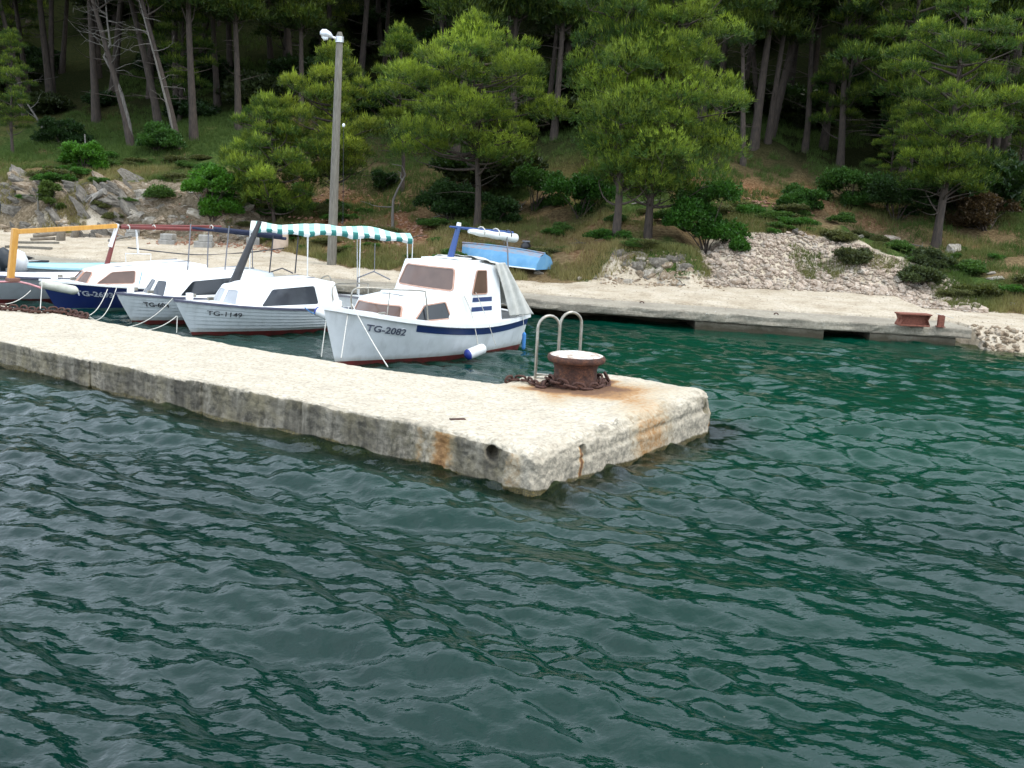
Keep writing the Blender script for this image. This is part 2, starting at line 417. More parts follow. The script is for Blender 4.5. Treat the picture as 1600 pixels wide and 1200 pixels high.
green = sstep(-.25, .55, N1.fbm(GX * .28 + 9, GYY * .28) + .25 * sstep(2, 8, GS - rwg))
redd = np.exp(-(((GX + 5.2) / 1.9) ** 2 + ((GS - rwg - 4.5) / 2.6) ** 2)) * 1.4 + np.exp(-(((GX - 7.2) / 2.2) ** 2 + ((GS - 13) / 1.2) ** 2)) \
    + .8 * np.exp(-(((GX + 8.9) / 1.6) ** 2 + ((GS - rwg - .3) / 1.0) ** 2)) + .35 * sstep(.2, .9, N2.fbm(GX * .5, GYY * .5))
redd = np.clip(redd, 0, 1) * (1 - gravel * .8)
rocky = sstep(-7.3, -8.6, GX) * (1 - sstep(1.2, 2.4, GS - rwg - edge)) * (1 - gravel)
zone = np.stack([gravel, green * (1 - rocky), redd], -1).reshape(-1, 3)
litter_shade = sstep(7, 15, GS - rwg + 1.5 * N1.fbm(GX * .25, GYY * .25)); zone2 = np.stack([rocky, litter_shade, rocky * 0], -1).reshape(-1, 3)
def land_mat():
    mt, nt, b = nodes_of('hillside_ground')
    z = nt.nodes.new('ShaderNodeSeparateColor'); nt.links.new(attr(nt, 'zone'), z.inputs[0])
    z2 = nt.nodes.new('ShaderNodeSeparateColor'); nt.links.new(attr(nt, 'zone2'), z2.inputs[0])
    f = noise(nt, 1.3, 8, .65); g = noise(nt, 11, 8, .7); h = noise(nt, 45, 5, .7)
    dry = ramp(nt, g, [(.32, (.06, .045, .025)), (.5, (.15, .105, .055)), (.66, (.22, .17, .09))])
    grn = ramp(nt, g, [(.32, (.018, .035, .010)), (.5, (.045, .075, .020)), (.68, (.10, .12, .035))])
    red = ramp(nt, g, [(.32, (.10, .035, .018)), (.5, (.21, .09, .045)), (.66, (.40, .25, .16))])
    grv = ramp(nt, f, [(.3, (.36, .295, .21)), (.5, (.48, .41, .31)), (.7, (.55, .485, .385))])
    peb = voro(nt, 26, out='Color')
    sp = nt.nodes.new('ShaderNodeSeparateColor'); nt.links.new(peb, sp.inputs[0])
    grv = mixc(nt, 1.0, grv, ramp(nt, sp.outputs[0], [(0, .78), (.35, .96), (1, 1.08)]), 'MULTIPLY')
    grv = mixc(nt, ramp(nt, g, [(.56, 0), (.75, .65)]), grv, (.22, .17, .11))
    rck = ramp(nt, g, [(.3, (.06, .05, .035)), (.5, (.17, .135, .09)), (.7, (.30, .25, .19))])
    gm = math_(nt, 'ADD', z.outputs[1], math_(nt, 'MULTIPLY', math_(nt, 'SUBTRACT', f, .5), 1.2))
    c = mixc(nt, ramp(nt, gm, [(.25, 0), (.75, 1)]), dry, grn)
    c = mixc(nt, z.outputs[2], c, red)
    c = mixc(nt, z2.outputs[1], c, ramp(nt, g, [(.3, (.008, .012, .005)), (.5, (.020, .026, .010)), (.7, (.045, .042, .018))]))  # pine litter, darkened further to paint in the shade under the trees
    c = mixc(nt, z2.outputs[0], c, rck)
    gr = math_(nt, 'ADD', z.outputs[0], math_(nt, 'MULTIPLY', math_(nt, 'SUBTRACT', g, .5), .9))
    c = mixc(nt, ramp(nt, gr, [(.35, 0), (.6, 1)]), c, grv)
    nt.links.new(c, b.inputs['Base Color']); b.inputs['Roughness'].default_value = 1; b.inputs['Specular IOR Level'].default_value = 0
    n1 = bumpn(nt, b, g, .7, .06); bumpn(nt, b, h, .6, .02, n1)
    return mt
land = link('ground', np_mesh('ground', np.stack([GX, GYY, GZ], -1).reshape(-1, 3), grid_faces(len(xs), len(ss))[:, ::-1], True,
            {'zone': zone, 'zone2': zone2}), land_mat())
tag(land, 'gravel shore road and pine covered hillside rising behind it', kind='structure')
bed = MB().box((0, 20, -3.6), (160, 120, .1)).build('sea_bed', simple('sea_bed_sand', (.10, .14, .10), (.05, .08, .05), .6, .9))
tag(bed, 'sandy sea bed under the green water', kind='structure')

# ------------------------------------------------------------------ quay along the shore
def quay_mat(name):
    mt, nt, b = nodes_of(name)
    f = noise(nt, 2.2, 8, .65); g = noise(nt, 18, 8, .7); st = noise(nt, 1.1, 8, .65, stretch=(1, 1, .6))
    c = ramp(nt, g, [(.3, (.19, .165, .12)), (.5, (.30, .265, .20)), (.7, (.40, .36, .29))])
    c = mixc(nt, ramp(nt, st, [(.42, 0), (.60, .6)]), c, (.17, .145, .11))
    geo = nt.nodes.new('ShaderNodeNewGeometry'); sx = nt.nodes.new('ShaderNodeSeparateXYZ'); nt.links.new(geo.outputs['Position'], sx.inputs[0])
    zz = math_(nt, 'ADD', sx.outputs[2], math_(nt, 'MULTIPLY', math_(nt, 'SUBTRACT', f, .5), .35))
    c = mixc(nt, ramp(nt, zz, [(.06, .92), (.26, .0)]), c, (.05, .04, .02))
    nt.links.new(c, b.inputs['Base Color']); b.inputs['Roughness'].default_value = .92
    n1 = bumpn(nt, b, g, .7, .03); bumpn(nt, b, f, .6, .08, n1); return mt
M_quay = quay_mat('quay_concrete')
quay = empty('quay', (0, 24, 0)); tag(quay, 'low concrete quay edging the gravel shore road above the water', 'quay')
def qpoint(x, off, z): return (x, float(yq(x)) + off - 24, z)
def wavy_slab(x0, x1, y0, y1, z0, z1, seed, step=.12, amp=.022):
    # rough edged slab following the quay line, swept along x
    n = int((x1 - x0) / step) + 2; X = np.linspace(x0, x1, n)
    prof = [(y1, z0), (y0 + .02, z0), (y0, z0 + .03), (y0, (z0 + z1) / 2), (y0, z1 - .04), (y0 + .015, z1 - .012), (y0 + .05, z1), (y0 + .3, z1), ((y0 + y1) / 2, z1), (y1, z1)]
    k = len(prof); V = np.zeros((n, k, 3))
    for j, (yy, zz) in enumerate(prof):
        a = amp * (1 if j in (2, 3, 4, 5, 6) else .4)
        V[:, j, 0] = X; V[:, j, 1] = yq(X) + yy - 24 + a * N1.fbm(X * 2.5 + seed, zz * 6, seed)
        V[:, j, 2] = zz + a * .6 * N2.fbm(X * 3 + seed, yy * 5, seed)
    mbb = MB(); F = grid_faces(n, k)
    mbb.add(V.reshape(-1, 3), F.tolist(), smooth=False)
    mbb.add(V[0], [tuple(range(k))]); mbb.add(V[-1], [tuple(range(k - 1, -1, -1))])
    return mbb
wavy_slab(-30, 10.05, -.06, 2.4, .20, .41, 1.0, amp=.035).build('slab', M_quay, quay)
wavy_slab(-30, 4.1, 1.3, 2.3, -1.6, .198, 5.0).build('footing', M_quay, quay)
wavy_slab(4.1, 6.9, .04, 2.3, -1.6, .198, 9.0).build('footing', M_quay, quay)
wavy_slab(6.9, 7.9, 1.2, 2.3, -1.6, .198, 13.0).build('footing', M_quay, quay)
wavy_slab(7.9, 9.75, .03, 2.3, -1.6, .198, 17.0).build('footing', M_quay, quay)

# ------------------------------------------------------------------ the pier
ZT = .43
PN = [at(856, 709, .43), at(800, 696, .43), at(760, 686, .43), at(720, 677, .43), at(681, 668, .43), at(655, 662, .43), at(640, 659, .43),
      at(500, 632, .43), at(350, 602, .41), at(209, 575, .39), at(0, 532, .37)]
PF = [at(1133, 606, .57), at(1068, 599, .55), at(1007, 589, .53), at(945, 582, .50), at(875, 583, .47), at(822, 588, .46), at(783, 600, .44),
      at(569, 572, ZT), at(387, 542, .41), at(180, 505, .39), at(-40, 468, .37)]
PN.append(PN[-1] + Vector((-7, 4.5, -.03))); PF.append(PF[-1] + Vector((-7, 4.0, -.03)))
PNa, PFa = np.array([p[:] for p in PN]), np.array([p[:] for p in PF])
mid = (PNa + PFa) / 2; PU = np.concatenate([[0], np.cumsum(np.linalg.norm(np.diff(PNa[:, :2], axis=0), axis=1) * .5 + np.linalg.norm(np.diff(PFa[:, :2], axis=0), axis=1) * .5)])
PL = PU[-1]
def pier_xy(u, v):                     # u metres from the head, v -1 (open sea side) .. 1 (harbour side)
    f = (v + 1) / 2
    nx, ny = np.interp(u, PU, PNa[:, 0]), np.interp(u, PU, PNa[:, 1]); fx, fy = np.interp(u, PU, PFa[:, 0]), np.interp(u, PU, PFa[:, 1])
    return nx * (1 - f) + fx * f, ny * (1 - f) + fy * f, np.interp(u, PU, PNa[:, 2]) * (1 - f) + np.interp(u, PU, PFa[:, 2]) * f
HW = 1.6                               # nominal half width
def refined(a, b, r, n, m):            # grid positions, finer next to both edges
    e = np.linspace(0, r, m, endpoint=False)
    return np.concatenate([a + e, np.linspace(a + r, b - r, n), (b - e)[::-1]])
us = np.concatenate([np.linspace(0, .3, 14, endpoint=False), np.linspace(.3, 12, 420, endpoint=False), np.linspace(12, PL, 60)])
vs = refined(-HW, HW, .22, 80, 10); zs_ = np.concatenate([np.linspace(-1.3, -.1, 6, endpoint=False), np.linspace(-.1, .43, 28)])
ZTOP = .43
def face(a, b, fn):
    A, B = np.meshgrid(a, b, indexing='ij'); return fn(A, B), grid_faces(len(a), len(b))
parts_ = [face(us, vs, lambda A, B: np.stack([A, B, A * 0 + ZTOP], -1)),
          face(us, zs_, lambda A, B: np.stack([A, A * 0 - HW, B], -1)),
          face(us, zs_, lambda A, B: np.stack([A, A * 0 + HW, B], -1)),
          face(vs, zs_, lambda A, B: np.stack([A * 0, A, B], -1))]
Vp, Fp, off = [], [], 0
for (V_, F_), flip in zip(parts_, (0, 0, 1, 1)):
    V_ = V_.reshape(-1, 3); Fp.append((F_[:, ::-1] if flip else F_) + off); Vp.append(V_); off += len(V_)
Vp = np.concatenate(Vp); Fp = np.concatenate(Fp)
r0 = .045 + .15 * np.exp(-(Vp[:, 0] / 1.2) ** 2) + .012 * N1(Vp[:, 0] * 1.3, 0.5)
hi = np.stack([np.full(len(Vp), 1e3), HW - r0, ZTOP - r0], -1); lo = np.stack([r0 * 1.5, -HW + r0, np.full(len(Vp), -1e3)], -1)
inn = np.clip(Vp, lo, hi); dd = Vp - inn; dn = np.linalg.norm(dd, axis=1, keepdims=True); nrm = dd / np.maximum(dn, 1e-9)
mx_ = np.where(inn[:, 0] > Vp[:, 0], 1.5, 1.0)[:, None]
P3 = np.where(dn > 1e-6, inn + nrm * r0[:, None] * np.array([1, 1, 1]), Vp)
u_, v_, z_ = P3[:, 0], P3[:, 1], P3[:, 2]
side = (nrm[:, 2] < .5)
rough = .012 * N1.fbm(u_ * 4, v_ * 4, z_ * 4, 3) + .010 * N2.fbm(u_ * 14, v_ * 14, z_ * 14, 3) + .006 * N1.fbm(u_ * 40, v_ * 40, z_ * 40, 2)
rough = rough * np.where(nrm[:, 2] > .8, .40, 1.25)
edgewear = -.022 * np.clip(N2.fbm(u_ * 1.7, v_ * 1.7, 2.2, 4) + .1, 0, 1) * np.exp(-((np.minimum(HW - np.abs(v_), u_ + .0) - .02) / .1) ** 2)
def gz(a, s): return np.exp(-(a / s) ** 2)
near = (v_ < -HW + .3) & side
groove = np.zeros(len(P3))
for uu in (4.75, 6.9, 9.9):            # upright joints between the poured blocks
    groove += -.035 * gz(u_ - uu - .02 * N1(z_ * 5, uu), .022) * near
for uu in (2.6, 4.75, 6.9, 9.9): groove += -.012 * gz(u_ - uu - .10 * N1(v_ * .9, uu) - .02 * N2(v_ * 5, uu), .014) * (nrm[:, 2] > .8)
groove += -.012 * gz(z_ - .29 - .015 * N1(u_ * .7, 3), .012) * near * (u_ > .9)
endf = (u_ < .3) & side
groove += -.014 * gz(z_ - .21 - .02 * N1(v_ * 1.5, 7), .02) * endf * (v_ > -.7 * HW)
groove += .012 * sstep(.2, .05, z_) * near + .018 * sstep(.22, .17, z_) * endf * (v_ > -.7 * HW)
rough = rough + groove
P3 = P3 + nrm * rough[:, None]; P3[:, 2] += edgewear
lowf = (v_ < -HW + .3) & (z_ < .1)
P3[:, 1] -= lowf * sstep(.05, -.06, z_) * (.12 + .06 * N1.fbm(u_ * 2, z_ * 3)) * np.maximum(np.exp(-((u_ - 5.0) / 1.5) ** 2), .8 * np.exp(-((u_ - 8.2) / .9) ** 2))
wx, wy, wz = pier_xy(P3[:, 0], P3[:, 1] / HW)
# rebar holes and broken pocket
W = np.stack([wx, wy, P3[:, 2] + (wz - ZTOP) * sstep(0, .3, P3[:, 2])], -1)
_rel = W - np.array([0, 0, CAM_H]); _w = _rel @ np.array(cf[:]); PXx = 800 + 1650 * (_rel @ np.array(cr[:])) / _w; PXy = 600 - 1650 * (_rel @ np.array(cu[:])) / _w
def on_side(px_, py_):                  # point of the pier side met by that sight line
    d2 = (PXx - px_) ** 2 + (PXy - py_) ** 2 + 1e6 * ((~side) | (P3[:, 1] > HW * .98)); return W[int(np.argmin(d2))].copy()
holes = [(on_side(771, 708), .075, .30, 1.0), (on_side(909, 698), .034, .16, 1.9), (on_side(1104, 640), .038, .16, 1.6)]
streaks = [(on_side(908, 722), .034, 1.5), (on_side(1109, 665), .034, 1.1), (on_side(690, 700), .16, .75), (on_side(655, 690), .05, .4), (on_side(800, 738), .13, .35), (on_side(1030, 672), .42, .17), (on_side(1000, 690), .15, .12)]
hole_shade = np.zeros(len(W)); rustx = np.zeros(len(W))
for q, wd, am in streaks:
    dxy = np.hypot(W[:, 0] - q[0], W[:, 1] - q[1]); rustx += am * np.exp(-(dxy / wd) ** 2) * side * sstep(.50, .34, W[:, 2])
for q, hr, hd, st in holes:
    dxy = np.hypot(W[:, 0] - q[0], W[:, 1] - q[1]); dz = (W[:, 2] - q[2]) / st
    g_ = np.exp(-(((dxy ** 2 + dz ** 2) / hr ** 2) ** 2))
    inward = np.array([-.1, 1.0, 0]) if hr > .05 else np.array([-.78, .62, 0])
    W += (g_ * hd * side)[:, None] * inward[None, :]; hole_shade += g_ * side * 1.5  # shade of the recess painted in, on top of the real dent
    hole_shade += .35 * np.exp(-((dxy ** 2 + dz ** 2) / (hr * 1.9) ** 2)) * side
BOL = at(898, 604, .465)
tp = nrm[:, 2] >= .5
dB = np.hypot((W[:, 0] - BOL.x), (W[:, 1] - BOL.y))
rustx += tp * .66 * np.exp(-((W[:, 0] - BOL.x - .25) / 1.0) ** 2 - ((W[:, 1] - BOL.y + .25) / .55) ** 2) + tp * 1.2 * sstep(.66, .34, dB + .12 * N1.fbm(W[:, 0] * 3, W[:, 1] * 3))
def streak(p0, p1, w, am):             # rust washed along the top from p0 to p1
    p0, p1 = np.array(p0[:2]), np.array(p1[:2]); d = p1 - p0; L = np.linalg.norm(d); d /= L
    rel = W[:, :2] - p0; t = rel @ d; c = np.abs(rel[:, 0] * d[1] - rel[:, 1] * d[0])
    return am * np.exp(-((c + .03 * N2.fbm(W[:, 0] * 5, W[:, 1] * 5)) / (w * (1 + .8 * np.clip(t / L, 0, 1)))) ** 2) * sstep(-.1, .05, t) * sstep(L * 1.05, L * .3, t)
rustx += tp * (streak(at(880, 618, ZT), at(775, 603, ZT), .09, .6) + streak(at(900, 620, ZT), at(1060, 648, ZT), .20, .5)
               + streak(at(860, 615, ZT), at(880, 655, ZT), .16, .35) + streak(at(930, 612, ZT), at(1010, 628, ZT), .13, .5))
endtop = at(1010, 655, .4)
rustx += .40 * np.exp(-((W[:, 0] - endtop.x) ** 2 + (W[:, 1] - endtop.y) ** 2) / .5 ** 2) * (P3[:, 0] < .6)
nearside = (P3[:, 1] < -HW + .12)
dirt = nearside * side * (.62 + .5 * N1.fbm(W[:, 0] * 1.2, W[:, 1] * 1.2, W[:, 2] * 2)) * sstep(.2, 1.0, P3[:, 0])
dirt = np.maximum(dirt, (nearside | (P3[:, 0] < .25)) * .35 * (N2.fbm(W[:, 0] * 4, W[:, 1] * 4, W[:, 2] * 5) > .1) * sstep(.36, .44, W[:, 2] + .02))
dirt = np.clip(dirt, 0, 1)
algae = sstep(.065, -.01, W[:, 2] + .04 * N1.fbm(W[:, 0] * 2, W[:, 1] * 2)) * side
def pier_mat():
    mt, nt, b = nodes_of('pier_concrete')
    z = nt.nodes.new('ShaderNodeSeparateColor'); nt.links.new(attr(nt, 'stain_shade'), z.inputs[0])
    f = noise(nt, 2.0, 8, .65); g = noise(nt, 14, 8, .7); h = noise(nt, 60, 6, .7); st = noise(nt, 5, 7, .62, stretch=(1, 1, .16))
    base = ramp(nt, g, [(.30, (.35, .295, .215)), (.5, (.49, .43, .33)), (.7, (.56, .51, .41))])
    base = mixc(nt, ramp(nt, f, [(.40, .0), (.66, .55)]), base, (.37, .32, .245))
    peb = nt.nodes.new('ShaderNodeSeparateColor'); nt.links.new(voro(nt, 34, out='Color'), peb.inputs[0])
    base = mixc(nt, 1.0, base, ramp(nt, peb.outputs[0], [(0, .78), (.3, .95), (1, 1.10)]), 'MULTIPLY')
    geo = nt.nodes.new('ShaderNodeNewGeometry'); sx = nt.nodes.new('ShaderNodeSeparateXYZ'); nt.links.new(geo.outputs['Normal'], sx.inputs[0])
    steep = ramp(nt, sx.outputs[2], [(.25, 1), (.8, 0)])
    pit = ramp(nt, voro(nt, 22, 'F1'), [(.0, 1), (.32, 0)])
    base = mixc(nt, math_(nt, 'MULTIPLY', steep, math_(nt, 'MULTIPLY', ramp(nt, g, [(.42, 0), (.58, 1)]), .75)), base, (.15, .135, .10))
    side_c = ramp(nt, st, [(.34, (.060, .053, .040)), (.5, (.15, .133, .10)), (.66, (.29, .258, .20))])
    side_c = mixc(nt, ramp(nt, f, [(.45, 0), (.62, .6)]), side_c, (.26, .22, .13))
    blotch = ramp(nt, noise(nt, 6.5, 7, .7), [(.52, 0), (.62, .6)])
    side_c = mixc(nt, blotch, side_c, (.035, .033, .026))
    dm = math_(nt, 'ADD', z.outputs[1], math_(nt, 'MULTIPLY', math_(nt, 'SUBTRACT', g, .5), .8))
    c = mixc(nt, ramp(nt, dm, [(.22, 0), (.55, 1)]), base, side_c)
    rm = math_(nt, 'ADD', z.outputs[0], math_(nt, 'MULTIPLY', math_(nt, 'SUBTRACT', g, .5), 1.0))
    rustc = ramp(nt, rm, [(.25, (.42, .32, .18)), (.6, (.34, .18, .065)), (1.0, (.12, .05, .02))])
    c = mixc(nt, ramp(nt, math_(nt, 'MULTIPLY', rm, ramp(nt, z.outputs[0], [(.02, 0), (.18, 1)])), [(.12, 0), (.62, .92)]), c, rustc)
    al = ramp(nt, h, [(.35, (.025, .023, .010)), (.5, (.07, .057, .018)), (.65, (.15, .11, .025))])
    am = math_(nt, 'ADD', z.outputs[2], math_(nt, 'MULTIPLY', math_(nt, 'SUBTRACT', g, .5), .5))
    c = mixc(nt, ramp(nt, am, [(.3, 0), (.65, .95)]), c, al)
    nt.links.new(c, b.inputs['Base Color']); b.inputs['Specular IOR Level'].default_value = .3
    nt.links.new(ramp(nt, am, [(.3, .92), (.7, .45)]), b.inputs['Roughness'])
    n1 = bumpn(nt, b, g, .55, .03); n2 = bumpn(nt, b, h, .5, .012, n1); bumpn(nt, b, voro(nt, 34), .35, .01, n2)
    return mt
M_pier = pier_mat()
me = np_mesh('pier', W, Fp, True, {'stain_shade': np.stack([np.clip(rustx, 0, 1.2), np.clip(dirt + hole_shade * 2, 0, 1.5), algae], -1)})  # second channel: side dirt plus the painted shade of the holes
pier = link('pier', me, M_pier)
_bm = bmesh.new(); _bm.from_mesh(me); bmesh.ops.remove_doubles(_bm, verts=_bm.verts, dist=3e-4); _bm.to_mesh(me); _bm.free()
tag(pier, 'long pale concrete pier with weathered dark side and rust stains, running out into the water', 'pier')
# ------------------------------------------------------------------ the water
def in_pier_dist(x, y):                # distance outside the pier outline
    poly = [(p.x, p.y) for p in PN] + [(p.x, p.y) for p in PF[::-1]]
    d = np.full(x.shape, 1e9)
    for i in range(len(poly)):
        a = np.array(poly[i]); b_ = np.array(poly[(i + 1) % len(poly)]); ab = b_ - a
        t = np.clip(((x - a[0]) * ab[0] + (y - a[1]) * ab[1]) / (ab @ ab), 0, 1)
        d = np.minimum(d, np.hypot(x - a[0] - t * ab[0], y - a[1] - t * ab[1]))
    return d
rr = np.concatenate([np.geomspace(.3, 4.3, 14, endpoint=False), np.geomspace(4.3, 27, 560, endpoint=False), np.geomspace(27, 170, 18)])
th = np.concatenate([np.linspace(-90, 50, 50, endpoint=False), np.linspace(50, 60, 40, endpoint=False), np.linspace(60, 120, 560, endpoint=False),
                     np.linspace(120, 130, 40, endpoint=False), np.linspace(130, 270, 51)])
RR, TH = np.meshgrid(rr, R(1) * th, indexing='ij'); WX = RR * np.cos(TH); WY = RR * np.sin(TH)
WZ = np.zeros_like(WX); rs = np.random.RandomState(5)
cell = np.maximum(RR * math.log(27 / 4.3) / 560, RR * R(60) / 560)
ncomp = 110
lam = np.geomspace(3.2, .10, ncomp)
for i, L_ in enumerate(lam):
    a_ = R(62) + rs.normal(0, R(22 if L_ > .5 else 36))
    kx, ky = math.cos(a_) * 2 * math.pi / L_, math.sin(a_) * 2 * math.pi / L_
    slope = .037 * (.55 + .8 * math.exp(-(math.log(L_ / .36) / .85) ** 2)) * rs.uniform(.6, 1.4)
    amp_ = slope * L_ / (2 * math.pi)
    ph = kx * WX + ky * WY + rs.uniform(0, 6.28)
    fade = sstep(1.6, 3.2, L_ / cell)
    # groups: short waves come and go in patches
    WZ += fade * amp_ * (np.sin(ph) + .18 * np.cos(2 * ph))
gust = 1 + .55 * N1.fbm(WX * .35, WY * .5, 0, 3)
calm = 1 - .35 * sstep(13, 19, WY) * sstep(-4, 2, WX + 8) 
dpier = in_pier_dist(WX, WY)
WZ = WZ * np.clip(gust, .35, 1.6) * calm
WZ += .05 * np.exp(-(((WX - 1.75) / .5) ** 2 + ((WY - 11.15) / .35) ** 2)) + .035 * np.exp(-(((WX - 2.9) / .3) ** 2 + ((WY - 12.1) / .3) ** 2))
shallow = np.exp(-(np.clip(dpier - .05, 0, None) / .38) ** 2)
shore = sstep(-2.6, -.2, WY - yq(WX)) * sstep(9.0, 10.5, WX)
shallow = np.clip(np.maximum(shallow, shore), 0, 1)
turq = np.clip(.30 + .45 * N2.fbm(WX * .12, WY * .12) + .6 * sstep(0, 5, WX) * sstep(8.5, 12, WY) - .25 * sstep(3, -4, WX), 0, 1)
def water_mat():
    mt, nt, b = nodes_of('sea_water')
    z = nt.nodes.new('ShaderNodeSeparateColor'); nt.links.new(attr(nt, 'depth'), z.inputs[0])
    c = mixc(nt, z.outputs[1], (.0003, .012, .0095), (.0003, .032, .017))
    nt.links.new(c, b.inputs['Base Color']); b.inputs['Roughness'].default_value = .015; b.inputs['IOR'].default_value = 1.333
    n1 = noise(nt, 9, 3, .5, stretch=(1.0, 1.5, 1)); n2 = noise(nt, 34, 3, .6, stretch=(1, 1.3, 1))
    a = bumpn(nt, b, n1, .36, .03); nn = bumpn(nt, b, n2, .18, .008, a)
    tr = nt.nodes.new('ShaderNodeBsdfTransparent'); tr.inputs['Color'].default_value = (.62, .72, .5, 1)
    gl = nt.nodes.new('ShaderNodeBsdfGlossy'); gl.inputs['Roughness'].default_value = .015; nt.links.new(nn, gl.inputs['Normal'])
    fr = nt.nodes.new('ShaderNodeFresnel'); fr.inputs['IOR'].default_value = 1.333; nt.links.new(nn, fr.inputs['Normal'])
    clear = nt.nodes.new('ShaderNodeMixShader'); nt.links.new(fr.outputs[0], clear.inputs[0])
    nt.links.new(tr.outputs[0], clear.inputs[1]); nt.links.new(gl.outputs[0], clear.inputs[2])
    ms = nt.nodes.new('ShaderNodeMixShader'); nt.links.new(math_(nt, 'MULTIPLY', z.outputs[0], .75), ms.inputs[0])
    nt.links.new(b.outputs[0], ms.inputs[1]); nt.links.new(clear.outputs[0], ms.inputs[2])
    nt.links.new(ms.outputs[0], nt.nodes['Material Output'].inputs['Surface']); return mt
dep = np.stack([shallow, turq, turq * 0], -1).reshape(-1, 3)
sea = link('water', np_mesh('water', np.stack([WX, WY, WZ], -1).reshape(-1, 3), grid_faces(len(rr), len(th)), True, {'depth': dep}), water_mat())
tag(sea, 'rippled dark green sea water reflecting the pale sky', kind='structure')

# ------------------------------------------------------------------ foliage
def sprigs(rs, P, D, K, ln, w, spread, tone, tip_tone=None):
    """K thin blades round each point P, pointing about D; returns V, F, colours"""
    n = len(P); P = np.repeat(P, K, 0); D = np.repeat(D, K, 0) + rs.normal(0, spread, (n * K, 3))
    D /= np.linalg.norm(D, axis=1, keepdims=True)
    S = np.cross(D, rs.normal(0, 1, (n * K, 3))); S /= np.linalg.norm(S, axis=1, keepdims=True)
    L = (ln * rs.uniform(.7, 1.25, n * K))[:, None]; B = P + rs.normal(0, ln * .22, (n * K, 3))
    V = np.stack([B - S * w, B + S * w, B + D * L], 1).reshape(-1, 3)
    F = np.arange(n * K * 3).reshape(-1, 3)
    C = np.repeat(np.repeat(tone, K, 0) * rs.uniform(.75, 1.25, (n * K, 1)), 3, 0)
    return V, F, C
def pad_points(rs, n, c, r, flat, shell=.55):
    d = rs.normal(0, 1, (n, 3)); d /= np.linalg.norm(d, axis=1, keepdims=True)
    d[:, 2] = np.where(d[:, 2] < -.2, -d[:, 2] * rs.uniform(.1, 1, n), d[:, 2])
    q = rs.uniform(shell, 1, n) ** .7
    lump = 1 + .28 * N1.fbm(d[:, 0] * 2.2 + c[0] * 5, d[:, 1] * 2.2 + c[1] * 5, d[:, 2] * 2.2, 2)
    return np.array(c) + d * (q * lump)[:, None] * np.array([r, r, r * flat]), d
def limb_tube(mb, a, b, r0, r1, rs, n=5, sag=.12, k=6):
    a, b = np.array(a), np.array(b); L = np.linalg.norm(b - a); pts = []
    off = rs.normal(0, .06 * L, 3)
    for i in range(k):
        t = i / (k - 1); p = a * (1 - t) + b * t + off * math.sin(math.pi * t); p[2] -= sag * L * math.sin(math.pi * t) * .5
        pts.append(tuple(p))
    mb.tube(pts, [r0 * (1 - i / (k - 1)) + r1 * i / (k - 1) for i in range(k)], n)
    return pts
PINE_OLD, PINE_NEW = np.array([.034, .078, .012]), np.array([.27, .36, .038])
